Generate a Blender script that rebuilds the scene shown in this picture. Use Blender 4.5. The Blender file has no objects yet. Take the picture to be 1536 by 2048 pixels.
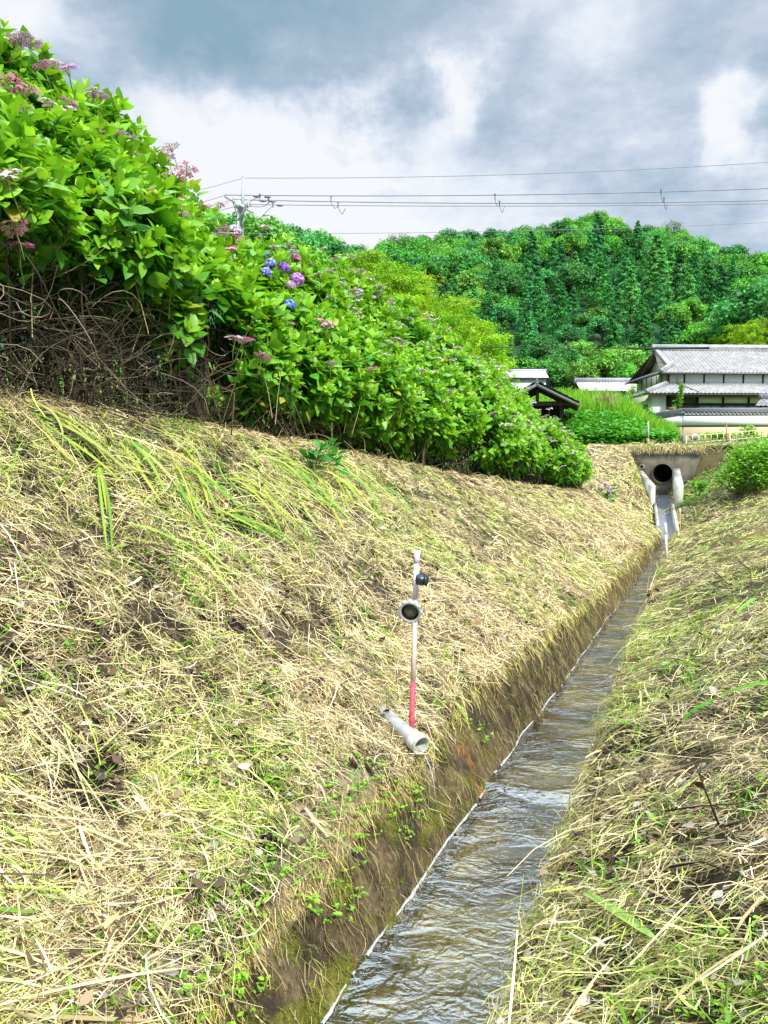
import bpy, math, random
import numpy as np
from mathutils import Vector

random.seed(7)
RNG = np.random.default_rng(11)
scene = bpy.context.scene
COL = scene.collection

# ------------------------------------------------------------------ camera
# eye at the origin, looking along +Y; every height below is relative to the eye
FPX = 1518.0
PITCH = math.atan(94.0 / FPX)
YAW = math.atan(653.0 / math.hypot(FPX, 94.0))      # the ditch runs 23 degrees right of the view
cam = bpy.data.cameras.new('camera')
cam.sensor_fit = 'VERTICAL'
cam.sensor_height = 24.0
cam.lens = 24.0 * FPX / 2048.0
cam.clip_start = 0.05
cam.clip_end = 3000.0
cam_ob = bpy.data.objects.new('camera', cam)
COL.objects.link(cam_ob)
cam_ob.rotation_euler = (math.pi / 2 - PITCH, 0, 0)
scene.camera = cam_ob

# ------------------------------------------------------------------ view + sampling
scene.view_settings.view_transform = 'Standard'
scene.view_settings.look = 'None'
scene.view_settings.exposure = 1.2
scene.view_settings.gamma = 1.0
scene.render.engine = 'CYCLES'
scene.cycles.max_bounces = 6
scene.cycles.diffuse_bounces = 3
scene.cycles.glossy_bounces = 3
scene.cycles.transmission_bounces = 4
scene.cycles.transparent_max_bounces = 8
scene.cycles.use_denoising = True
try:
    scene.cycles.denoising_input_passes = 'RGB_ALBEDO_NORMAL'
except Exception:
    pass

CP, SP = math.cos(PITCH), math.sin(PITCH)


def ray(x, y):
    """direction in the world for a point of the 1536x2048 photograph (depth 1 along the view axis)"""
    cx = (x - 768.0) / FPX
    cy = -(y - 1024.0) / FPX
    return np.array([cx, CP + cy * SP, -SP + cy * CP])


def at(x, y, dist):
    """point at horizontal distance-along-view dist"""
    r = ray(x, y)
    return r * (dist / r[1])


# ------------------------------------------------------------------ sky
SUN_EL, SUN_AZ = math.radians(43), math.radians(150)      # azimuth clockwise from +Y
world = bpy.data.worlds.new('World')
scene.world = world
world.use_nodes = True
nt = world.node_tree
for n in list(nt.nodes):
    nt.nodes.remove(n)
N = nt.nodes.new
LK = nt.links.new
out = N('ShaderNodeOutputWorld')
bg = N('ShaderNodeBackground')
bg.inputs['Strength'].default_value = 1.0
LK(bg.outputs[0], out.inputs[0])
tc = N('ShaderNodeTexCoord')


def vmath(op, a=None, b=None, va=None, vb=None):
    n = N('ShaderNodeVectorMath')
    n.operation = op
    if a is not None: LK(a, n.inputs[0])
    if b is not None: LK(b, n.inputs[1])
    if va is not None: n.inputs[0].default_value = va
    if vb is not None: n.inputs[1].default_value = vb
    return n


def fmath(op, a=None, b=None, fa=None, fb=None, clamp=False):
    n = N('ShaderNodeMath')
    n.operation = op
    n.use_clamp = clamp
    if a is not None: LK(a, n.inputs[0])
    if b is not None: LK(b, n.inputs[1])
    if fa is not None: n.inputs[0].default_value = fa
    if fb is not None: n.inputs[1].default_value = fb
    return n.outputs[0]


sky = N('ShaderNodeTexSky')
sky.sky_type = 'NISHITA'
sky.sun_disc = False
sky.sun_elevation = SUN_EL
sky.sun_rotation = SUN_AZ
sep = N('ShaderNodeSeparateXYZ')
LK(tc.outputs['Generated'], sep.inputs[0])
# flat cloud deck: project the direction on a plane overhead
zc = fmath('MAXIMUM', sep.outputs[2], fb=0.0)
zc = fmath('ADD', zc, fb=0.16)
comb = N('ShaderNodeCombineXYZ')
LK(zc, comb.inputs[0]); LK(zc, comb.inputs[1]); LK(zc, comb.inputs[2])
deck = vmath('DIVIDE', tc.outputs['Generated'], comb.outputs[0])
n1 = N('ShaderNodeTexNoise'); n1.inputs['Scale'].default_value = 3.2; n1.inputs['Detail'].default_value = 9; n1.inputs['Roughness'].default_value = 0.62
LK(deck.outputs[0], n1.inputs['Vector'])
n2 = N('ShaderNodeTexNoise'); n2.inputs['Scale'].default_value = 8.0; n2.inputs['Detail'].default_value = 7; n2.inputs['Roughness'].default_value = 0.6
LK(tc.outputs['Generated'], n2.inputs['Vector'])
warp = vmath('SUBTRACT', n2.outputs['Color'], vb=(0.5, 0.5, 0.5))
sc_ = N('ShaderNodeVectorMath'); sc_.operation = 'SCALE'; sc_.inputs['Scale'].default_value = 0.27
LK(warp.outputs[0], sc_.inputs[0])
wdir = vmath('ADD', tc.outputs['Generated'], sc_.outputs[0])
wdir = vmath('NORMALIZE', wdir.outputs[0])
# broad thin and thick places of the cloud deck: (direction, radius in degrees, brightness)
LOBES = [
    ((905, 160), 2.3, 0.52), ((880, 205), 1.8, 0.30), ((1010, 240), 5.0, -0.20), ((770, 270), 4.5, -0.24), ((1040, 150), 4.0, -0.12), ((1460, 262), 2.6, 0.55), ((1440, 235), 1.6, 0.2), ((560, 395), 8.0, 0.70), ((760, 390), 7.0, 0.66),
    ((980, 330), 5.0, 0.30), ((1100, 310), 4.0, 0.30), ((370, 330), 5.0, 0.45), ((270, 270), 4, 0.2), ((1090, 40), 5.5, 0.30), ((1250, 60), 5.0, 0.14),
    ((0, 10), 4.0, 0.60), ((1190, 390), 3.5, 0.20), ((1536, 380), 3.0, 0.18), ((640, 470), 7.0, 0.50), ((1420, 430), 8.0, 0.16),
    ((420, 190), 11.0, -0.24), ((620, 230), 8.0, -0.20), ((250, 120), 8.0, -0.14), ((700, 70), 8.0, -0.18),
    ((1010, 400), 4.0, -0.18), ((900, 60), 6.0, -0.10), ((1300, 260), 4.0, -0.10), ((1200, 180), 7.0, -0.16), ((880, 260), 5, -0.16), ((1480, 480), 6.0, -0.10),
]
acc = fmath('MULTIPLY_ADD', n1.outputs['Fac'], fb=1.6)
acc.node.inputs[2].default_value = -0.42
for (px, py), rad, w in LOBES:
    d = ray(px, py)
    d = d / np.linalg.norm(d)
    dt = vmath('DOT_PRODUCT', wdir.outputs[0], vb=tuple(d))
    k = 1.0 / (1.0 - math.cos(math.radians(rad)))
    e = fmath('SUBTRACT', dt.outputs['Value'], fb=1.0)
    e = fmath('MULTIPLY', e, fb=k * 0.8)
    e = fmath('EXPONENT', e)
    m = fmath('MULTIPLY_ADD', e, fb=w)
    LK(acc, m.node.inputs[2])
    acc = m
ramp = N('ShaderNodeValToRGB')
cr = ramp.color_ramp
cr.elements[0].position = 0.0; cr.elements[0].color = (0.27, 0.42, 0.52, 1)
cr.elements[1].position = 1.0; cr.elements[1].color = (0.95, 0.96, 0.98, 1)
e_ = cr.elements.new(0.34); e_.color = (0.42, 0.53, 0.65, 1)
e_ = cr.elements.new(0.56); e_.color = (0.60, 0.68, 0.80, 1)
e_ = cr.elements.new(0.78); e_.color = (0.82, 0.87, 0.94, 1)
LK(acc, ramp.inputs['Fac'])
# overcast sky brighter overhead, raised further out of view to light the ground
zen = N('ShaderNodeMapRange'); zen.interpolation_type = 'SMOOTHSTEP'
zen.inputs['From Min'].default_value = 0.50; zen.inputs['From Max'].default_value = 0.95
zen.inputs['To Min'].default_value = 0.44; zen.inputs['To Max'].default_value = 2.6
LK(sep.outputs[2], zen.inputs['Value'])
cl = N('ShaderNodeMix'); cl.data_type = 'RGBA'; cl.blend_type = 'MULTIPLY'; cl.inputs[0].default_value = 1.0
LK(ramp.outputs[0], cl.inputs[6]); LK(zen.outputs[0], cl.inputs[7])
skm = N('ShaderNodeMix'); skm.data_type = 'RGBA'; skm.blend_type = 'MULTIPLY'; skm.inputs[0].default_value = 1.0
LK(sky.outputs[0], skm.inputs[6]); skm.inputs[7].default_value = (0.1, 0.1, 0.1, 1)
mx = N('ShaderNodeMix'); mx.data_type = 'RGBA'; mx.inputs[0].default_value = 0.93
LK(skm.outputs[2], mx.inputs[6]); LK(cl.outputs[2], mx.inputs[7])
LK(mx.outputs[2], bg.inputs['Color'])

sun = bpy.data.lights.new('sun', 'SUN')
sun.energy = 3.0
sun.angle = math.radians(6)
sun.color = (1.0, 0.96, 0.88)
sun_ob = bpy.data.objects.new('sun', sun)
COL.objects.link(sun_ob)
sdir = Vector((math.sin(SUN_AZ) * math.cos(SUN_EL), math.cos(SUN_AZ) * math.cos(SUN_EL), math.sin(SUN_EL)))
sun_ob.rotation_euler = (-sdir).to_track_quat('-Z', 'Y').to_euler()
sun_ob.location = (0, 0, 60)


# ------------------------------------------------------------------ helpers
def tag(o, label=None, cat=None, group=None, kind=None):
    if label: o['label'] = label
    if cat: o['category'] = cat
    if group: o['group'] = group
    if kind: o['kind'] = kind
    return o


def empty(name, loc=(0, 0, 0), rz=0.0, **kw):
    o = bpy.data.objects.new(name, None)
    o.empty_display_size = 0.2
    COL.objects.link(o)
    o.location = loc
    o.rotation_euler = (0, 0, rz)
    return tag(o, **kw)


class Soup:
    """collects vertices, polygons of any size and a colour per vertex; build() makes one mesh object"""

    def __init__(self):
        self.v, self.li, self.lt, self.c, self.n = [], [], [], [], 0
        self.mi = []

    def add(self, V, loops, totals, col=(1, 1, 1), mi=0):
        V = np.asarray(V, dtype=np.float32).reshape(-1, 3)
        self.v.append(V)
        self.li.append(np.asarray(loops, dtype=np.int64).ravel() + self.n)
        totals = np.asarray(totals, dtype=np.int32).ravel()
        self.lt.append(totals)
        self.mi.append(np.full(len(totals), mi, dtype=np.int32))
        c = np.asarray(col, dtype=np.float32)
        if c.ndim == 1:
            c = np.broadcast_to(c, V.shape)
        self.c.append(c.reshape(-1, 3))
        self.n += len(V)

    def quads(self, V, Q, col=(1, 1, 1), mi=0):
        Q = np.asarray(Q)
        self.add(V, Q.ravel(), np.full(len(Q), 4), col, mi)

    def stamp(self, T, faces, pos, basis, col):
        """copies of template T (k,3) at pos (n,3) with rows of basis (n,3,3) as its axes; col (n,3) or (n,k,3)"""
        T = np.asarray(T, dtype=np.float64)
        pos = np.asarray(pos, dtype=np.float64).reshape(-1, 3)
        k, n = len(T), len(pos)
        if n == 0: return
        V = np.einsum('kj,njm->nkm', T, basis) + pos[:, None, :]
        loops = np.concatenate([np.asarray(f) for f in faces])
        tot = np.array([len(f) for f in faces])
        L = (loops[None, :] + (np.arange(n) * k)[:, None]).ravel()
        c = np.asarray(col, dtype=np.float32)
        if c.ndim == 2:
            c = np.repeat(c[:, None, :], k, axis=1)
        self.add(V.reshape(-1, 3), L, np.tile(tot, n), c.reshape(-1, 3))

    def box(self, lo, hi, col=(1, 1, 1), mi=0):
        x0, y0, z0 = lo
        x1, y1, z1 = hi
        V = [(x0, y0, z0), (x1, y0, z0), (x1, y1, z0), (x0, y1, z0), (x0, y0, z1), (x1, y0, z1), (x1, y1, z1), (x0, y1, z1)]
        self.quads(V, [(0, 3, 2, 1), (4, 5, 6, 7), (0, 1, 5, 4), (1, 2, 6, 5), (2, 3, 7, 6), (3, 0, 4, 7)], col, mi)

    def bar(self, a, b, w, h, col=(1, 1, 1), up=(0, 0, 1)):
        """square bar from a to b"""
        a, b = np.array(a, float), np.array(b, float)
        d = b - a
        d /= np.linalg.norm(d)
        u = np.array(up, float)
        if abs(u @ d) > 0.95: u = np.array([1.0, 0, 0])
        r = np.cross(d, u); r /= np.linalg.norm(r)
        u = np.cross(r, d)
        V = []
        for p in (a, b):
            for sx, sy in ((-1, -1), (1, -1), (1, 1), (-1, 1)):
                V.append(p + r * sx * w / 2 + u * sy * h / 2)
        self.quads(V, [(0, 1, 2, 3), (7, 6, 5, 4), (0, 4, 5, 1), (1, 5, 6, 2), (2, 6, 7, 3), (3, 7, 4, 0)], col)

    def tube(self, pts, rad, sides=8, col=(1, 1, 1), caps=True):
        pts = np.asarray(pts, float)
        m = len(pts)
        rad = np.broadcast_to(np.asarray(rad, float), (m,))
        t = np.gradient(pts, axis=0)
        t /= np.linalg.norm(t, axis=1)[:, None] + 1e-12
        ref = np.array([0, 0, 1.0]) if abs(t[0, 2]) < 0.9 else np.array([1.0, 0, 0])
        V = []
        for i in range(m):
            r = np.cross(t[i], ref)
            if np.linalg.norm(r) < 1e-4: r = np.cross(t[i], [0, 1.0, 0])
            r /= np.linalg.norm(r)
            u = np.cross(r, t[i])
            ref = u if abs(u @ t[min(i + 1, m - 1)]) < 0.9 else ref
            for k in range(sides):
                a = 2 * math.pi * k / sides
                V.append(pts[i] + (r * math.cos(a) + u * math.sin(a)) * rad[i])
        loops, tot = [], []
        for i in range(m - 1):
            for k in range(sides):
                k2 = (k + 1) % sides
                loops += [i * sides + k, i * sides + k2, (i + 1) * sides + k2, (i + 1) * sides + k]
                tot.append(4)
        if caps:
            loops += list(range(sides))[::-1]; tot.append(sides)
            loops += [(m - 1) * sides + k for k in range(sides)]; tot.append(sides)
        self.add(V, loops, tot, col)

    def lathe(self, prof, origin, axis, sides=24, col=(1, 1, 1)):
        """prof: list of (r, h) revolved round axis through origin; a closed profile gives a shell"""
        origin = np.array(origin, float)
        ax = np.array(axis, float); ax /= np.linalg.norm(ax)
        ref = np.array([0, 0, 1.0]) if abs(ax[2]) < 0.9 else np.array([1.0, 0, 0])
        r = np.cross(ax, ref); r /= np.linalg.norm(r)
        u = np.cross(r, ax)
        V = []
        for (rr, h) in prof:
            for k in range(sides):
                a = 2 * math.pi * k / sides
                V.append(origin + ax * h + (r * math.cos(a) + u * math.sin(a)) * rr)
        Q = []
        for i in range(len(prof) - 1):
            for k in range(sides):
                k2 = (k + 1) % sides
                Q.append((i * sides + k, i * sides + k2, (i + 1) * sides + k2, (i + 1) * sides + k))
        self.quads(V, Q, col)

    def mesh(self, name):
        V = np.concatenate(self.v); li = np.concatenate(self.li); lt = np.concatenate(self.lt); c = np.concatenate(self.c)
        me = bpy.data.meshes.new(name)
        me.vertices.add(len(V)); me.loops.add(len(li)); me.polygons.add(len(lt))
        me.vertices.foreach_set('co', V.ravel())
        me.loops.foreach_set('vertex_index', li.astype(np.int32))
        st = np.zeros(len(lt), dtype=np.int32); st[1:] = np.cumsum(lt)[:-1]
        me.polygons.foreach_set('loop_start', st)
        me.polygons.foreach_set('material_index', np.concatenate(self.mi))
        ca = me.color_attributes.new('Col', 'FLOAT_COLOR', 'POINT')
        ca.data.foreach_set('color', np.concatenate([c, np.ones((len(c), 1), np.float32)], axis=1).ravel())
        me.update(calc_edges=True)
        return me

    def build(self, name, mat, parent=None, smooth=False):
        me = self.mesh(name)
        for m in (mat if isinstance(mat, (list, tuple)) else [mat]):
            me.materials.append(m)
        if smooth:
            me.polygons.foreach_set('use_smooth', np.ones(len(me.polygons), dtype=bool))
        o = bpy.data.objects.new(name, me)
        COL.objects.link(o)
        if parent is not None: o.parent = parent
        return o


def link_mesh(name, me, parent=None):
    o = bpy.data.objects.new(name, me)
    COL.objects.link(o)
    if parent is not None: o.parent = parent
    return o


def copy_tree(o, parent=None):
    c = o.copy()
    COL.objects.link(c)
    c.parent = parent
    for ch in list(o.children):
        copy_tree(ch, c)
    return c


def norm(v):
    return v / (np.linalg.norm(v, axis=-1, keepdims=True) + 1e-9)


def _hash(i, j, seed):
    h = np.sin(i * 127.1 + j * 311.7 + seed * 74.7) * 43758.5453
    return h - np.floor(h)


def vnoise(x, y, seed=0):
    xi, yi = np.floor(x), np.floor(y)
    fx, fy = x - xi, y - yi
    fx = fx * fx * (3 - 2 * fx); fy = fy * fy * (3 - 2 * fy)
    a = _hash(xi, yi, seed); b = _hash(xi + 1, yi, seed); c = _hash(xi, yi + 1, seed); d = _hash(xi + 1, yi + 1, seed)
    return a + (b - a) * fx + (c - a) * fy + (a - b - c + d) * fx * fy


def fbm(x, y, seed=0, oct=4):
    r, amp, tot = 0, 1.0, 0
    for o in range(oct):
        r = r + amp * vnoise(x * 2 ** o, y * 2 ** o, seed + o); tot += amp; amp *= 0.5
    return r / tot


def sstep(x, a, b):
    t = np.clip((x - a) / (b - a), 0, 1)
    return t * t * (3 - 2 * t)


# ------------------------------------------------------------------ materials
def new_mat(name):
    m = bpy.data.materials.new(name)
    m.use_nodes = True
    t = m.node_tree
    for n in list(t.nodes): t.nodes.remove(n)
    o = t.nodes.new('ShaderNodeOutputMaterial')
    return m, t, o


def mat_leaf(name, rough=0.42, trans=0.35, spec=0.4, vary=0.0, hue=0.0, tint=(1.0, 1.0, 1.0)):
    """leaf: glossy-topped, lets light through; colour from the mesh, small change from object to object"""
    m, t, o = new_mat(name)
    at_ = t.nodes.new('ShaderNodeAttribute'); at_.attribute_name = 'Col'
    src = at_.outputs['Color']
    if vary or hue:
        oi = t.nodes.new('ShaderNodeObjectInfo')
        hs = t.nodes.new('ShaderNodeHueSaturation')
        mr = t.nodes.new('ShaderNodeMapRange'); mr.inputs['To Min'].default_value = 1 - vary; mr.inputs['To Max'].default_value = 1 + vary
        mh = t.nodes.new('ShaderNodeMapRange'); mh.inputs['To Min'].default_value = 0.5 - hue; mh.inputs['To Max'].default_value = 0.5 + hue
        ml = t.nodes.new('ShaderNodeMath'); ml.operation = 'FRACT'
        mm = t.nodes.new('ShaderNodeMath'); mm.operation = 'MULTIPLY'; mm.inputs[1].default_value = 7.31
        t.links.new(oi.outputs['Random'], mr.inputs['Value'])
        t.links.new(oi.outputs['Random'], mm.inputs[0]); t.links.new(mm.outputs[0], ml.inputs[0]); t.links.new(ml.outputs[0], mh.inputs['Value'])
        t.links.new(mr.outputs[0], hs.inputs['Value']); t.links.new(mh.outputs[0], hs.inputs['Hue'])
        t.links.new(src, hs.inputs['Color'])
        src = hs.outputs[0]
    p = t.nodes.new('ShaderNodeBsdfPrincipled')
    p.inputs['Roughness'].default_value = rough
    p.inputs['Specular IOR Level'].default_value = spec
    t.links.new(src, p.inputs['Base Color'])
    tr = t.nodes.new('ShaderNodeBsdfTranslucent')
    g = t.nodes.new('ShaderNodeMix'); g.data_type = 'RGBA'; g.blend_type = 'MULTIPLY'; g.inputs[0].default_value = 1
    g.inputs[7].default_value = (1.25 * tint[0], 1.1 * tint[1], 0.5 * tint[2], 1)
    t.links.new(src, g.inputs[6]); t.links.new(g.outputs[2], tr.inputs[0])
    mx = t.nodes.new('ShaderNodeMixShader'); mx.inputs[0].default_value = trans
    t.links.new(p.outputs[0], mx.inputs[1]); t.links.new(tr.outputs[0], mx.inputs[2])
    t.links.new(mx.outputs[0], o.inputs[0])
    return m


def mat_col(name, rough=0.7, spec=0.3, noise=0.0, scale=8.0, bump=0.0, metal=0.0, dirt=None):
    """colour from the mesh broken up by fine noise, optional stains of another colour"""
    m, t, o = new_mat(name)
    at_ = t.nodes.new('ShaderNodeAttribute'); at_.attribute_name = 'Col'
    p = t.nodes.new('ShaderNodeBsdfPrincipled')
    p.inputs['Roughness'].default_value = rough
    p.inputs['Specular IOR Level'].default_value = spec
    p.inputs['Metallic'].default_value = metal
    src = at_.outputs['Color']
    tcn = t.nodes.new('ShaderNodeTexCoord')
    nz = t.nodes.new('ShaderNodeTexNoise'); nz.inputs['Scale'].default_value = scale; nz.inputs['Detail'].default_value = 8; nz.inputs['Roughness'].default_value = 0.65
    t.links.new(tcn.outputs['Object'], nz.inputs['Vector'])
    if noise:
        mr = t.nodes.new('ShaderNodeMapRange'); mr.inputs['From Min'].default_value = 0.25; mr.inputs['From Max'].default_value = 0.75
        mr.inputs['To Min'].default_value = 1 - noise; mr.inputs['To Max'].default_value = 1 + noise
        t.links.new(nz.outputs['Fac'], mr.inputs['Value'])
        g = t.nodes.new('ShaderNodeMix'); g.data_type = 'RGBA'; g.blend_type = 'MULTIPLY'; g.inputs[0].default_value = 1
        t.links.new(src, g.inputs[6]); t.links.new(mr.outputs[0], g.inputs[7])
        src = g.outputs[2]
    if dirt:
        col, amt, dsc = dirt
        n2_ = t.nodes.new('ShaderNodeTexNoise'); n2_.inputs['Scale'].default_value = dsc; n2_.inputs['Detail'].default_value = 6
        t.links.new(tcn.outputs['Object'], n2_.inputs['Vector'])
        mr2 = t.nodes.new('ShaderNodeMapRange'); mr2.inputs['From Min'].default_value = 0.45; mr2.inputs['From Max'].default_value = 0.7; mr2.inputs['To Max'].default_value = amt
        t.links.new(n2_.outputs['Fac'], mr2.inputs['Value'])
        g2 = t.nodes.new('ShaderNodeMix'); g2.data_type = 'RGBA'
        t.links.new(mr2.outputs[0], g2.inputs[0]); t.links.new(src, g2.inputs[6]); g2.inputs[7].default_value = (*col, 1)
        src = g2.outputs[2]
    t.links.new(src, p.inputs['Base Color'])
    if bump:
        b = t.nodes.new('ShaderNodeBump'); b.inputs['Strength'].default_value = bump; b.inputs['Distance'].default_value = 0.02
        t.links.new(nz.outputs['Fac'], b.inputs['Height']); t.links.new(b.outputs[0], p.inputs['Normal'])
    t.links.new(p.outputs[0], o.inputs[0])
    return m


M = {}
M['leaf'] = mat_leaf('hydrangea_leaf', 0.42, 0.40, 0.42)
M['petal'] = mat_leaf('petal', 0.6, 0.3, 0.2, tint=(0.8, 0.9, 2.0))
M['tree'] = mat_leaf('tree_leaf', 0.6, 0.30, 0.25, vary=0.25, hue=0.014)
M['bamboo'] = mat_leaf('bamboo_leaf', 0.6, 0.40, 0.25, vary=0.15, hue=0.012, tint=(0.85, 1.05, 1.0))
M['grass'] = mat_leaf('grass_blade', 0.55, 0.35, 0.3)
M['straw'] = mat_leaf('straw', 0.6, 0.18, 0.3, tint=(0.85, 0.95, 1.6))
M['twig'] = mat_col('twig_bark', 0.8, 0.2, 0.3, 30, 0.2)
M['bark'] = mat_col('tree_bark', 0.9, 0.1, 0.3, 4, 0.4)
M['soil'] = mat_col('soil', 0.85, 0.25, 0.75, 34, 1.0)
M['hill'] = mat_col('hill_ground', 0.9, 0.1, 0.4, 0.3, 0.0)
M['pvc'] = mat_col('grey_pvc', 0.38, 0.5, 0.10, 40, 0.05, dirt=((0.22, 0.17, 0.08), 0.55, 14))
M['paint'] = mat_col('stake_paint', 0.5, 0.4, 0.10, 40, 0.05, dirt=((0.45, 0.33, 0.25), 0.4, 25))
M['black'] = mat_col('black_plastic', 0.35, 0.5, 0.15, 60, 0.05)
M['conc'] = mat_col('concrete', 0.85, 0.2, 0.25, 6, 0.3, dirt=((0.05, 0.05, 0.035), 0.75, 2.2))
M['concw'] = mat_col('wet_concrete', 0.25, 0.5, 0.25, 6, 0.2)
M['plaster'] = mat_col('white_plaster', 0.8, 0.2, 0.05, 2, 0.05)
M['wood'] = mat_col('dark_wood', 0.7, 0.2, 0.3, 9, 0.2)
M['tile'] = mat_col('roof_tile', 0.55, 0.35, 0.22, 5, 0.1, dirt=((0.16, 0.16, 0.16), 0.5, 1.2))
M['stone'] = mat_col('stone', 0.85, 0.2, 0.4, 3, 0.5, dirt=((0.05, 0.07, 0.02), 0.6, 2.0))
M['cable'] = mat_col('cable', 0.6, 0.3, 0.1, 10)
M['steel'] = mat_col('galvanised_steel', 0.5, 0.5, 0.12, 12, 0.05)


def mat_glass():
    m, t, o = new_mat('window_glass')
    p = t.nodes.new('ShaderNodeBsdfPrincipled')
    p.inputs['Base Color'].default_value = (0.25, 0.30, 0.32, 1)
    p.inputs['Roughness'].default_value = 0.08
    p.inputs['Specular IOR Level'].default_value = 0.8
    t.links.new(p.outputs[0], o.inputs[0])
    return m


M['glass'] = mat_glass()


def mat_water():
    m, t, o = new_mat('stream_water')
    tcn = t.nodes.new('ShaderNodeTexCoord')
    mp = t.nodes.new('ShaderNodeMapping')
    mp.inputs['Rotation'].default_value = (0, 0, YAW + 0.30)        # x across, y along the ditch
    mp.inputs['Scale'].default_value = (0.75, 1.15, 1)
    t.links.new(tcn.outputs['Object'], mp.inputs['Vector'])
    a = t.nodes.new('ShaderNodeTexNoise'); a.inputs['Scale'].default_value = 6.5; a.inputs['Detail'].default_value = 3; a.inputs['Distortion'].default_value = 2.2
    b = t.nodes.new('ShaderNodeTexNoise'); b.inputs['Scale'].default_value = 26; b.inputs['Detail'].default_value = 2; b.inputs['Distortion'].default_value = 0.8
    t.links.new(mp.outputs[0], a.inputs['Vector']); t.links.new(mp.outputs[0], b.inputs['Vector'])
    ad = t.nodes.new('ShaderNodeMath'); ad.operation = 'MULTIPLY_ADD'; ad.inputs[1].default_value = 0.35
    t.links.new(b.outputs['Fac'], ad.inputs[0]); t.links.new(a.outputs['Fac'], ad.inputs[2])
    # smooth glides and choppy patches
    cpat = t.nodes.new('ShaderNodeTexNoise'); cpat.inputs['Scale'].default_value = 2.3; cpat.inputs['Detail'].default_value = 3; cpat.inputs['Distortion'].default_value = 1.0
    t.links.new(mp.outputs[0], cpat.inputs['Vector'])
    cm = t.nodes.new('ShaderNodeMapRange'); cm.inputs['From Min'].default_value = 0.35; cm.inputs['From Max'].default_value = 0.65; cm.inputs['To Min'].default_value = 0.35; cm.inputs['To Max'].default_value = 1.35
    t.links.new(cpat.outputs['Fac'], cm.inputs['Value'])
    chop = t.nodes.new('ShaderNodeMath'); chop.operation = 'MULTIPLY'
    t.links.new(ad.outputs[0], chop.inputs[0]); t.links.new(cm.outputs[0], chop.inputs[1])
    bp = t.nodes.new('ShaderNodeBump'); bp.inputs['Strength'].default_value = 0.9; bp.inputs['Distance'].default_value = 0.028
    t.links.new(chop.outputs[0], bp.inputs['Height'])
    gl = t.nodes.new('ShaderNodeBsdfGlossy'); gl.inputs['Roughness'].default_value = 0.06; gl.inputs['Color'].default_value = (1.0, 0.95, 0.86, 1)
    t.links.new(bp.outputs[0], gl.inputs['Normal'])
    tr = t.nodes.new('ShaderNodeBsdfTransparent'); tr.inputs['Color'].default_value = (0.90, 0.84, 0.64, 1)
    fr = t.nodes.new('ShaderNodeFresnel'); fr.inputs['IOR'].default_value = 1.75
    t.links.new(bp.outputs[0], fr.inputs['Normal'])
    mr = t.nodes.new('ShaderNodeMapRange'); mr.inputs['To Min'].default_value = 0.20; mr.inputs['To Max'].default_value = 1.0
    t.links.new(fr.outputs[0], mr.inputs['Value'])
    mx = t.nodes.new('ShaderNodeMixShader')
    t.links.new(mr.outputs[0], mx.inputs[0]); t.links.new(tr.outputs[0], mx.inputs[1]); t.links.new(gl.outputs[0], mx.inputs[2])
    t.links.new(mx.outputs[0], o.inputs[0])
    return m


M['water'] = mat_water()
M['foam'] = mat_col('foam', 0.6, 0.3, 0.1, 60, 0.4)

# ------------------------------------------------------------------ the ditch and its banks (s along the ditch, L across, left positive)
SY, CY = math.sin(YAW), math.cos(YAW)


def xy(s, L):
    return s * SY - L * CY, s * CY + L * SY


def itp(s, pts):
    a = np.array(pts, float)
    return np.interp(s, a[:, 0], a[:, 1])


WEIR = 5.28


def zwater(s):
    return -2.4 + 0.01 * s + np.where(s > WEIR, 0.035, 0.0)


def chute(s):
    return np.where(s < 23.3, zwater(s) - 0.10, np.interp(s, [23.3, 27.2], [-2.20, -1.05]))


def bend(s):
    """the last metres of the ditch turn a little left to the culvert"""
    return 0.50 * np.clip((np.asarray(s, float) - 22.6) / 4.4, 0, 1.0)


def hedge_base(s):
    return itp(s, [(0, 4.2), (10, 4.2), (14, 3.9), (20, 3.25), (24, 3.0)]), itp(s, [(0, 0.45), (3.5, 0.35), (8, 0.175), (13, -0.27), (20, -0.75), (24, -0.7)])


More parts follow.
